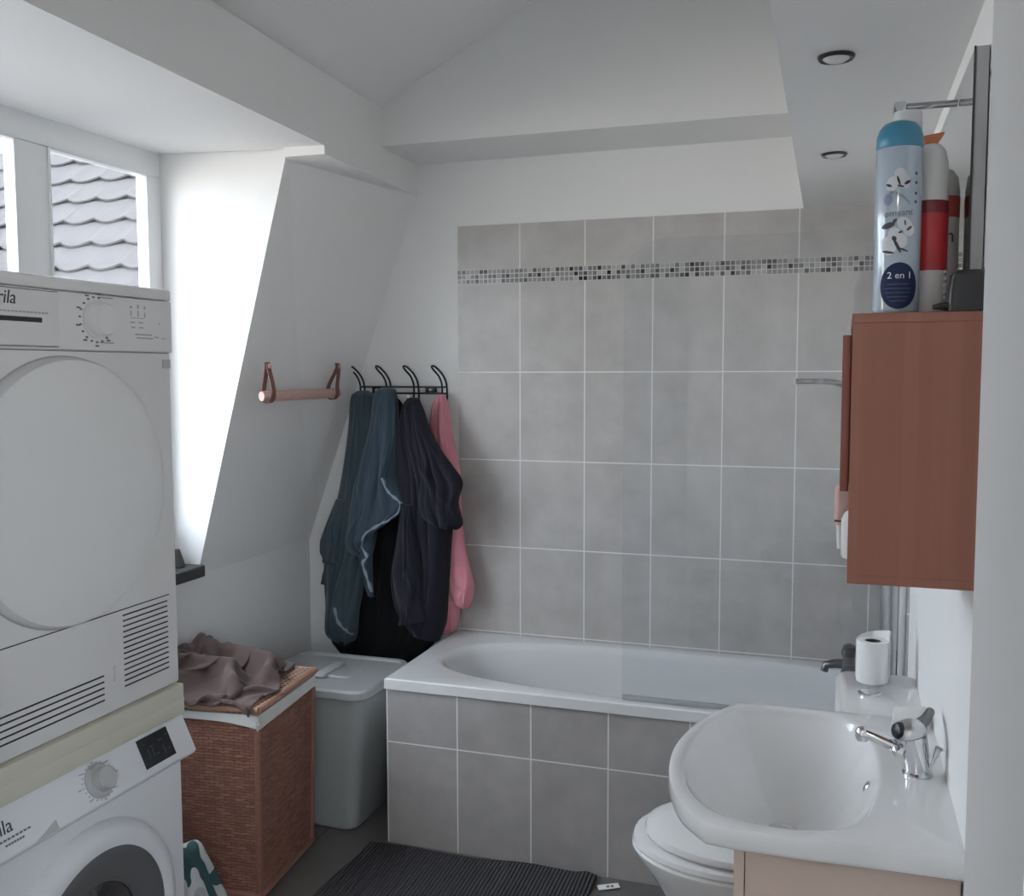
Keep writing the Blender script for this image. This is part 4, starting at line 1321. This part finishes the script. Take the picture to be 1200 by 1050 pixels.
ba = thing('washbasin', (1.40, -1.68, 0.82), 'white washbasin with a rounded front on the beige vanity', 'washbasin')
front = [(1.204, -1.380), (1.16, -1.455), (1.125, -1.56), (1.109, -1.66), (1.110, -1.75), (1.126, -1.84), (1.158, -1.925), (1.206, -1.988)]
fpts = [tuple(p) for p in smooth_path(front, 12)]
poly = [(XR + 0.006, -1.372)] + [(1.40, -1.376), (1.30, -1.378)] + fpts + [(1.26, -1.995), (1.35, -1.995), (1.45, -1.99), (XR + 0.006, -1.985)]
bc_ = (1.31, -1.675)
ang_inner = []


def ray_poly(c, th, pg):
    dx, dy_ = math.cos(th), math.sin(th)
    best = None
    n_ = len(pg)
    for i in range(n_):
        (xa, ya), (xb2, yb2) = pg[i], pg[(i + 1) % n_]
        ex, ey = xb2 - xa, yb2 - ya
        den = dx * ey - dy_ * ex
        if abs(den) < 1e-12:
            continue
        t = ((xa - c[0]) * ey - (ya - c[1]) * ex) / den
        s = ((xa - c[0]) * dy_ - (ya - c[1]) * dx) / den
        if t > 0 and -1e-6 <= s <= 1 + 1e-6:
            best = t if best is None or t < best else best
    return best


NB = 168
ths = [2 * PI * i / NB for i in range(NB)]
corner_th = [math.atan2(p[1] - bc_[1], p[0] - bc_[0]) % (2 * PI) for p in ((XR + 0.006, -1.372), (1.204, -1.380), (1.206, -1.988), (XR + 0.006, -1.985))]
for ct in corner_th:
    i = min(range(NB), key=lambda k: abs(((ths[k] - ct + PI) % (2 * PI)) - PI))
    ths[i] = ct
orad = [ray_poly(bc_, t, poly) for t in ths]
inner = [(1.205, -1.425), (1.156, -1.53), (1.138, -1.66), (1.141, -1.77), (1.166, -1.865), (1.215, -1.935), (1.29, -1.960), (1.38, -1.953), (1.44, -1.90), (1.468, -1.78), (1.474, -1.66), (1.468, -1.55), (1.445, -1.455), (1.385, -1.408), (1.28, -1.402)]
ip = [tuple(p) for p in smooth_path(inner + [inner[0]], 8)][:-1]
irad = [ray_poly(bc_, t, ip) for t in ths]


def bring(fn_, z):
    return [V(bc_[0] + fn_(i) * math.cos(t), bc_[1] + fn_(i) * math.sin(t), z) for i, t in enumerate(ths)]


ZB = 0.853
rings = [bring(lambda i: orad[i] - 0.03, 0.8135), bring(lambda i: orad[i] - 0.008, 0.8135), bring(lambda i: orad[i] - 0.002, 0.817), bring(lambda i: orad[i], 0.823), bring(lambda i: orad[i], ZB - 0.006), bring(lambda i: orad[i] - 0.0015, ZB - 0.002), bring(lambda i: orad[i] - 0.006, ZB)]
rings.append(bring(lambda i: min(irad[i] + 0.010, orad[i] - 0.009), ZB - 0.0005))
for f_, d_ in ((0.004, 0.002), (0.0, 0.006), (-0.003, 0.012)):
    rings.append(bring(lambda i: irad[i] + f_, ZB - d_))
for t in (0.03, 0.07, 0.12, 0.18, 0.25, 0.33, 0.42, 0.52, 0.62, 0.72, 0.82, 0.90, 0.96):
    rings.append(bring(lambda i, t=t: (irad[i] - 0.003) * (1 - t), ZB - 0.012 - 0.130 * (1 - (1 - t) ** 2.3)))
MB().loft(rings, False, True).build('bowl', M['porcelain'], ba, True, 42)
MB().lathe([(0.024, 0.0), (0.026, 0.003), (0.018, 0.006), (0.0, 0.0065)], (1.31, -1.675, ZB - 0.1412), (0, 0, 1), 24).build('drain_plug', M['chrome'], ba)
MB().lathe([(0.0055, 0), (0.0115, 0), (0.0115, 0.003), (0.009, 0.0045), (0.0055, 0.003)], (1.4585, -1.68, 0.818), (-0.9, 0, 0.42), 24, False, False).lathe([(0.0001, 0.0004), (0.0065, 0.0004)], (1.4585, -1.68, 0.818), (-0.9, 0, 0.42), 24, False, True).build('overflow_ring', M['chrome'], ba)

tp = thing('basin_tap', (1.535, -1.68, ZB), 'chrome mixer tap with dark blue cap standing on the washbasin', 'tap')
b = MB()
b.lathe([(0.026, 0), (0.026, 0.004), (0.023, 0.008)], (1.541, -1.68, ZB - 0.001), (0, 0, 1), 28)
b.tube([(1.541, -1.68, ZB + 0.004), (1.539, -1.68, ZB + 0.025), (1.533, -1.68, ZB + 0.05), (1.528, -1.68, ZB + 0.070)], [0.0225, 0.023, 0.0265, 0.0285], 32)
b.build('body', M['chrome'], tp)
MB().tube([(1.532, -1.68, ZB + 0.036), (1.50, -1.675, ZB + 0.046), (1.462, -1.668, ZB + 0.058), (1.449, -1.666, ZB + 0.061)], [0.016, 0.012, 0.0105, 0.0105], 18).build('spout', M['chrome'], tp)
MB().lathe([(0.0, -0.011), (0.010, -0.011), (0.013, -0.004), (0.013, 0.006), (0.009, 0.012), (0.0, 0.013)], (1.448, -1.666, ZB + 0.057), (0, 0, 1), 20).build('aerator', M['chrome'], tp)
MB().lathe([(0.0, -0.006), (0.009, -0.004), (0.010, 0.004), (0.005, 0.009), (0.0, 0.010)], (1.507, -1.699, ZB + 0.044), (-0.3, -1, 0.2), 18).build('spout_screw', M['chrome'], tp)
MB().lathe([(0.0285, -0.003), (0.0290, 0.003), (0.0270, 0.013), (0.020, 0.022), (0.010, 0.026), (0.0, 0.027)], (1.5275, -1.68, ZB + 0.071), (-0.25, 0.10, 0.96), 32).build('cartridge_cap', M['brushed'], tp)
MB().lathe([(0.0145, -0.014), (0.0155, 0.004), (0.012, 0.010), (0.0, 0.012)], (1.510, -1.690, ZB + 0.079), (-0.80, -0.5, 0.20), 24).build('coloured_cap', M['dark_blue'], tp)['label'] = 'dark blue cap'
MB().tube([(1.540, -1.668, ZB + 0.082), (1.556, -1.64, ZB + 0.088), (1.566, -1.60, ZB + 0.090)], [0.013, 0.010, 0.008], 14).build('lever', M['mixer_metal'], tp)
MB().tube([(1.556, -1.690, ZB - 0.001), (1.566, -1.694, ZB + 0.035), (1.574, -1.697, ZB + 0.058)], [0.0028, 0.0028, 0.0065], 12).build('pull_rod', M['chrome'], tp)

so_ = thing('soap_bar', (1.545, -1.395, ZB), 'white soap bar on the washbasin behind the tap', 'soap')
MB().hexa([(1.508, -1.445, ZB + 0.0005), (1.578, -1.440, ZB + 0.0005), (1.578, -1.390, ZB + 0.0005), (1.512, -1.395, ZB + 0.0005), (1.510, -1.442, ZB + 0.014), (1.577, -1.437, ZB + 0.018), (1.576, -1.392, ZB + 0.034), (1.514, -1.397, ZB + 0.030)], 0.004).build('bar', M['soap'], so_)

# ------------------------------------------------------------------ wall cabinet and things on it
CX, CY0, CY1, CZ0, CZ1 = 1.411, -2.032, -1.76, 1.262, 1.652
wc = thing('wall_cabinet', (1.50, -1.9, CZ0), 'reddish brown bamboo cabinet on the right wall above the washbasin', 'wall cabinet')
t_ = 0.014
b = MB()
b.box((CX, CY0, CZ0 + t_), (XR - 0.002, CY0 + t_, CZ1 - t_)); b.box((CX, CY1 - t_, CZ0 + t_), (XR - 0.002, CY1, CZ1 - t_))
b.box((CX - 0.001, CY0 - 0.001, CZ1 - t_), (XR - 0.002, CY1 + 0.001, CZ1), 0.0015); b.box((CX, CY0, CZ0), (XR - 0.002, CY1, CZ0 + t_), 0.0015)
b.box((CX + 0.01, CY0 + t_, 1.385), (XR - 0.006, CY1 - t_, 1.397)); b.box((XR - 0.008, CY0 + t_, CZ0 + t_), (XR - 0.002, CY1 - t_, CZ1 - t_))
b.build('carcass', M['bamboo'], wc, smooth=False)
dd = MB().box((CX - 0.013, CY0 + 0.012, 1.395), (CX - 0.001, CY1 - 0.004, 1.622), 0.002).build('door', M['bamboo_door'], wc)
pk = thing('pink_tube', (1.42, -1.80, 1.276), 'pink packet peeking out of the open lower shelf of the wooden cabinet', 'tube')
MB().loft([rrect(1.394, -1.83, 1.425, -1.795, 0.006, 1.316), rrect(1.391, -1.832, 1.427, -1.793, 0.008, 1.325), rrect(1.391, -1.832, 1.427, -1.793, 0.008, 1.375), rrect(1.396, -1.826, 1.421, -1.799, 0.008, 1.383)]).build('packet', M['pinkish'], pk)
MB().box((1.3915, -1.834, 1.3225), (1.402, -1.7925, 1.3255)).build('printed_line', M['ink_dark'], pk)
MB().loft([rrect(1.396, -1.83, 1.425, -1.795, 0.008, 1.2765), rrect(1.394, -1.83, 1.425, -1.795, 0.008, 1.3155)]).build('cap', M['white_plastic'], pk)
wb = thing('white_bottle', (1.425, -1.90, 1.276), 'white bottle at the front of the open lower shelf of the wooden cabinet', 'bottle')
MB().lathe([(0.0, 0), (0.020, 0), (0.022, 0.004), (0.022, 0.06), (0.018, 0.07), (0.010, 0.076)], (1.424, -1.90, 1.2765), (0, 0, 1), 24).build('body', M['white_plastic'], wb)
MB().lathe([(0.012, 0.076), (0.012, 0.098), (0.0, 0.099)], (1.424, -1.90, 1.2765), (0, 0, 1), 20).build('cap', M['cotton'], wb)

# air freshener can
CA = V(1.4705, -1.955, CZ1 + 0.0005)
CR = 0.0325
sp_ = thing('air_freshener', CA, 'tall pale blue aerosol can with teal cap and cotton print on the cabinet', 'aerosol can')
can = MB().lathe([(0.0, 0.001), (CR - 0.004, 0.0), (CR - 0.001, 0.003), (CR, 0.007), (CR, 0.236), (CR - 0.001, 0.240)], CA, (0, 0, 1), 56, True, False).build('can', M['can'], sp_)
MB().lathe([(CR - 0.0005, 0.2395), (CR + 0.0003, 0.241), (CR - 0.0005, 0.257), (CR - 0.004, 0.268), (CR - 0.010, 0.2755), (CR - 0.020, 0.2795), (0.0, 0.2805)], CA, (0, 0, 1), 56).build('cap', M['can_cap'], sp_)
view = math.atan2(CAM.y - CA.y, CAM.x - CA.x)     # printed front turns to the doorway


def wrap(u, h, off=0.0006):
    """Label coordinates (u metres across, h up) on the can."""
    a = view + u / CR
    return V(CA.x + (CR + off) * math.cos(a), CA.y + (CR + off) * math.sin(a), CA.z + h)


def wrap_poly(mb, pts, off=0.0006, t=0.0003):
    mb.bm.faces.new([mb.bm.verts.new(wrap(p[0], p[1], off)) for p in pts])


def wrap_disc(mb, u0, h0, a, b_, off=0.0006, rot=0.0, n_=28):
    c = mb.bm.verts.new(wrap(u0, h0, off))
    rg_ = [[mb.bm.verts.new(wrap(u0 + a * f * math.cos(2 * PI * i / n_) * math.cos(rot) - b_ * f * math.sin(2 * PI * i / n_) * math.sin(rot), h0 + a * f * math.cos(2 * PI * i / n_) * math.sin(rot) + b_ * f * math.sin(2 * PI * i / n_) * math.cos(rot), off)) for i in range(n_)] for f in (0.15, 0.3, 0.45, 0.6, 0.75, 0.88, 1.0)]
    for i in range(n_):
        mb.bm.faces.new([c, rg_[0][i], rg_[0][(i + 1) % n_]])
        for p_, q_ in zip(rg_, rg_[1:]):
            mb.bm.faces.new([p_[i], q_[i], q_[(i + 1) % n_], p_[(i + 1) % n_]])


q = MB(); wrap_disc(q, 0.004, 0.0405, 0.0268, 0.0335)
rd = q.build('navy_roundel', M['navy_ink'], sp_)
q = MB()
for (u0, h0, a, b_, r) in ((0.006, 0.190, 0.010, 0.012, 0.3), (-0.008, 0.186, 0.009, 0.011, -0.4), (0.002, 0.200, 0.008, 0.008, 0), (0.010, 0.128, 0.009, 0.012, 0.8), (0.016, 0.120, 0.008, 0.009, 0), (-0.012, 0.098, 0.011, 0.014, 0.2), (0.004, 0.104, 0.010, 0.011, -0.5), (-0.004, 0.115, 0.009, 0.009, 0)):
    wrap_disc(q, u0, h0, a, b_, 0.0005, r, 20)
q.build('cotton_bolls', M['cotton'], sp_)
q = MB()
for (u0, h0, a, b_, r) in ((0.000, 0.190, 0.0016, 0.007, 0.3), (-0.013, 0.184, 0.0045, 0.002, -0.4), (0.012, 0.187, 0.005, 0.0022, 0.5), (0.003, 0.182, 0.005, 0.0015, -0.3), (-0.013, 0.127, 0.010, 0.0042, 0.25), (-0.004, 0.133, 0.004, 0.0022, 0.9), (0.016, 0.122, 0.005, 0.0018, 0.7), (0.010, 0.130, 0.0012, 0.004, 0.1), (0.004, 0.117, 0.003, 0.0015, 0.4), (0.000, 0.098, 0.0022, 0.012, 0.45), (-0.004, 0.108, 0.003, 0.004, 0.5), (0.008, 0.092, 0.008, 0.0014, -0.4), (-0.012, 0.089, 0.009, 0.0018, -0.2)):
    wrap_disc(q, u0, h0, a, b_, 0.0009, r, 16)
for h0 in (0.200, 0.187, 0.172, 0.160):
    wrap_disc(q, 0.0255, h0, 0.0022, 0.0024, 0.0008, 0, 12)
q.build('twig_print', M['ink_dark'], sp_)
q = MB(); wrap_disc(q, -0.014, 0.164, 0.0065, 0.0085, 0.0007)
q.build('lilac_dot', plain('lilac print', (0.22, 0.25, 0.36), 0.4), sp_)


def wrap_text(name, body, size, u0, h0, mat, off=0.0012, arc=0.0, parent=None, slant=0.0):
    me = text_mesh(body, size)
    for v in me.vertices:
        x, y, z = v.co
        v.co = wrap(u0 + x, h0 + y + slant * x + arc * (x * 60) ** 2 * -0.001, off + z * 0.3)
    me.materials.clear(); me.materials.append(mat)
    return link(name, me, parent)


wrap_text('brand_lettering', 'omsant', 0.0135, -0.019, 0.139, M['ink'], parent=sp_, slant=0.06)
wrap_text('arched_lettering', 'le coton', 0.0085, -0.012, 0.172, M['ink'], arc=6.0, parent=sp_)
wrap_text('two_in_one_lettering', '2 en 1', 0.0135, -0.0125, 0.051, M['white_ink'], parent=rd)
q = MB()
for i, (w_, h0) in enumerate(((0.030, 0.042), (0.036, 0.036), (0.036, 0.030), (0.030, 0.024), (0.022, 0.018))):
    n_ = 12
    for j in range(n_):
        ua = 0.003 - w_ / 2 + w_ * j / n_; ub = ua + w_ / n_ * 0.8
        wrap_poly(q, [(ua, h0), (ub, h0), (ub, h0 + 0.0014), (ua, h0 + 0.0014)], 0.0009)
q.build('fine_print', plain('faint navy print', (0.06, 0.085, 0.15), 0.5), rd)

# white and red bottle
RB = V(1.517, -1.905, CZ1 + 0.0005)
rbt = thing('red_label_bottle', RB, 'white bottle with a bright red label and orange cap beside the aerosol can', 'bottle')


def ell(c, a, b_, z, k=40):
    return [V(c.x + a * math.cos(2 * PI * i / k), c.y + b_ * math.sin(2 * PI * i / k), c.z + z) for i in range(k)]


pf = [(0.021, 0.0), (0.0245, 0.004), (0.026, 0.05), (0.0255, 0.12), (0.0258, 0.205), (0.0245, 0.225), (0.0205, 0.243), (0.014, 0.252), (0.009, 0.254)]
MB().loft([ell(RB, a, a * 1.25, z) for a, z in pf]).build('body', M['white_plastic'], rbt)
lb_ = MB().loft([ell(RB, 0.0266, 0.0330, z) for z in (0.066, 0.12, 0.168)], False, False).build('red_label', M['red_label'], rbt)
MB().loft([ell(RB, 0.0268, 0.0332, z) for z in (0.150, 0.1685)], False, False).build('label_band', M['dark_red'], lb_)
MB().hexa([RB + V(-0.009, -0.010, 0.254), RB + V(0.008, -0.010, 0.254), RB + V(0.008, 0.010, 0.254), RB + V(-0.009, 0.010, 0.254), RB + V(-0.012, -0.012, 0.266), RB + V(0.018, -0.012, 0.270), RB + V(0.018, 0.012, 0.270), RB + V(-0.012, 0.012, 0.266)], 0.002).build('cap', M['orange'], rbt)
q = MB()
for i in range(5):
    q.ball(RB + V(0.022, -0.017, 0.026 + i * 0.0095), 0.0035, 10, 6)
q.build('grip_bumps', M['white_plastic'], rbt)
# white capped bottle hidden behind the can
WB = V(1.485, -1.865, CZ1 + 0.0005)
wbt = thing('white_capped_bottle', WB, 'tall bottle with wide white cap showing just above the aerosol can', 'bottle')
MB().loft([ell(WB, a, a, z) for a, z in ((0.019, 0), (0.0215, 0.004), (0.0215, 0.22), (0.019, 0.245), (0.014, 0.258), (0.014, 0.270))]).build('body', M['grey_bottle'], wbt)
MB().lathe([(0.014, 0.268), (0.0205, 0.270), (0.0215, 0.273), (0.0215, 0.309), (0.0195, 0.314), (0.0, 0.315)], WB, (0, 0, 1), 32).build('cap', plain('white cap plastic', (0.62, 0.63, 0.65), 0.4), wbt)
# grey bottle near the mirror
GB = V(1.544, -1.855, CZ1 + 0.0005)
gb = thing('grey_bottle', GB, 'pale grey bottle with a red patch and letter n, nearest the mirror', 'bottle')
MB().loft([ell(GB, a, a * 1.5, z) for a, z in ((0.016, 0), (0.0185, 0.004), (0.0195, 0.05), (0.0195, 0.19), (0.0165, 0.212), (0.009, 0.223), (0.003, 0.226))]).build('body', M['grey_bottle'], gb)
MB().loft([ell(GB, 0.0200, 0.0297, z) for z in (0.150, 0.182)], False, False).build('red_patch', plain('brick red label', (0.40, 0.07, 0.05), 0.4), gb)
place_text('letter_n', 'n', 0.030, GB + V(-0.004, -0.0300, 0.112), (1, -0.02, 0), (0, 0, 1), M['ink_dark'], gb)
# black pouch
bp = thing('black_pouch', (1.563, -2.0, CZ1), 'small black pouch on the right end of the cabinet top', 'pouch')
q = MB()
q.loft([rrect(1.535, -2.028, 1.5855, -1.975, 0.006, CZ1 + 0.001), rrect(1.5365, -2.028, 1.5855, -1.975, 0.008, CZ1 + 0.030), rrect(1.540, -2.026, 1.5855, -1.977, 0.008, CZ1 + 0.052), rrect(1.546, -2.02, 1.5855, -1.98, 0.008, CZ1 + 0.058)])
q.build('pouch', M['black'], bp)
MB().tube([(1.516, -2.024, CZ1 + 0.007), (1.528, -2.022, CZ1 + 0.008), (1.545, -2.018, CZ1 + 0.008)], [0.003, 0.0055, 0.007], 12).build('strap_end', M['black'], bp)

# ------------------------------------------------------------------ mirror and its lamp
mi = thing('wall_mirror', (1.575, -1.65, 1.70), 'frameless wall mirror above the cabinet on the right wall', 'mirror')
MX, MY0, MY1, MZ0, MZ1 = 1.567, -1.955, -1.20, 1.70, 2.030
MB().box((MX + 0.002, MY0, MZ0), (XR - 0.002, MY1, MZ1), 0.001).build('backing', M['mirror_edge'], mi, smooth=False)
MB().box((MX, MY0 + 0.002, MZ0 + 0.002), (MX + 0.0019, MY1 - 0.002, MZ1 - 0.002)).build('mirror_glass', M['mirror'], mi, smooth=False)
MB().box((MX - 0.001, MY0 - 0.001, MZ0), (MX + 0.0018, MY0 + 0.0018, MZ1)).build('edge_strip', M['ink_dark'], mi, smooth=False)
la = thing('mirror_lamp', (MX, -1.75, 2.0), 'slim chrome mirror lamp reaching out over the bottles', 'lamp')
MB().box((MX - 0.082, -1.757, 1.998), (MX - 0.001, -1.743, 2.007), 0.002).build('arm', M['chrome_dark'], la)
MB().box((MX - 0.098, -1.764, 1.983), (MX - 0.078, -1.736, 2.010), 0.004).build('lamp_head', M['chrome'], la)
MB().ball((MX - 0.093, -1.752, 1.984), 0.004, 12, 8).build('bulb', M['white_ink'], la)
wk = thing('wall_hook', (XR, -2.2, 1.92), 'small dark round hook on the right wall beside the door jamb', 'hook')
MB().lathe([(0.012, 0), (0.012, 0.004), (0.005, 0.008), (0.005, 0.018), (0.011, 0.022), (0.011, 0.027), (0.0, 0.03)], (XR - 0.0005, -2.2, 1.925), (-1, 0, 0), 20).build('knob', M['slate'], wk)

# recessed spots
for i, (x, y) in enumerate(((1.376, -1.665), (1.367, -0.850))):
    sp = thing('ceiling_spot', (x, y, ZBOX), ('round recessed chrome spotlight in the lowered ceiling, nearer the doorway', 'round recessed chrome spotlight in the lowered ceiling, nearer the tiled wall')[i], 'ceiling light', 'recessed spotlights')
    ax = (0, 0, -1)
    MB().lathe([(0.024, 0.0005), (0.032, 0.0005), (0.032, 0.0030), (0.029, 0.007), (0.0245, 0.006), (0.023, 0.0012)], (x, y, ZBOX), ax, 40, False, False).build('rim', plain('dark nickel', (0.10, 0.10, 0.10), 0.3, metal=1.0) if i == 0 else bpy.data.materials['dark nickel'], sp)
    MB().lathe([(0.0235, 0.0008), (0.0225, 0.006), (0.012, 0.012), (0.0, 0.0135)], (x, y, ZBOX), ax, 32, False, True).build('bulb', M['lamp_glass'], sp)

# small dark pot on the sill beside the dryer
pt = thing('sill_pot', (-0.70, -0.80, 0.922), 'small dark grey pot on the slate window sill', 'pot')
MB().lathe([(0.0, 0.0), (0.026, 0.0), (0.030, 0.004), (0.022, 0.030), (0.014, 0.055), (0.012, 0.060), (0.0, 0.061)], (-0.700, -0.800, 0.9225), (0, 0, 1), 28).build('body', M['slate'], pt)

# ------------------------------------------------------------------ light
wd = bpy.data.worlds.new('overcast sky'); scene.world = wd; wd.use_nodes = True
nt = wd.node_tree
bg = nt.nodes['Background']
tc = N(nt, 'ShaderNodeTexCoord'); sp2 = N(nt, 'ShaderNodeSeparateXYZ'); nt.links.new(tc.outputs['Generated'], sp2.inputs[0])
cr = N(nt, 'ShaderNodeValToRGB')        # dim ground below the horizon, overcast sky above
e = cr.color_ramp.elements
e[0].position = 0.30; e[0].color = (0.10, 0.095, 0.09, 1)
e[1].position = 0.80; e[1].color = (0.84, 0.91, 1.0, 1)
for p_, c_ in ((0.37, (0.60, 0.57, 0.53, 1)), (0.49, (0.92, 0.89, 0.85, 1)), (0.52, (0.80, 0.87, 0.97, 1))):
    k_ = e.new(p_); k_.color = c_
nt.links.new(math_n(nt, 'MULTIPLY_ADD', sp2.outputs[2], 0.5, 0.5), cr.inputs[0]); nt.links.new(cr.outputs[0], bg.inputs[0])
bg.inputs[1].default_value = 11.0


def portal(name, loc, rot, sx, sy):
    l = bpy.data.lights.new(name, 'AREA'); l.shape = 'RECTANGLE'; l.size = sx; l.size_y = sy
    l.cycles.is_portal = True
    o = bpy.data.objects.new(name, l); COL.objects.link(o); o.location = loc; o.rotation_euler = rot
    return o


#portal('window_portal', (XW - 0.13, -1.63, 1.62), (0, -PI / 2, 0), 1.25, 1.78)
#portal('hall_opening_portal', (1.25, -5.62, 1.55), (PI / 2, 0, 0), 1.0, 1.3)
hl = bpy.data.lights.new('hall_fill_light', 'AREA'); hl.energy = 10; hl.size = 0.3; hl.color = (1.0, 0.95, 0.88)  # added fill light behind the camera, no such lamp is known
ho = bpy.data.objects.new('hall_fill_light', hl); COL.objects.link(ho); ho.location = (1.3, -4.6, 2.48)

scene.view_settings.view_transform = 'Standard'
scene.view_settings.look = 'None'
scene.view_settings.exposure = 0.0
scene.view_settings.gamma = 1.0
scene.view_settings.use_curve_mapping = False
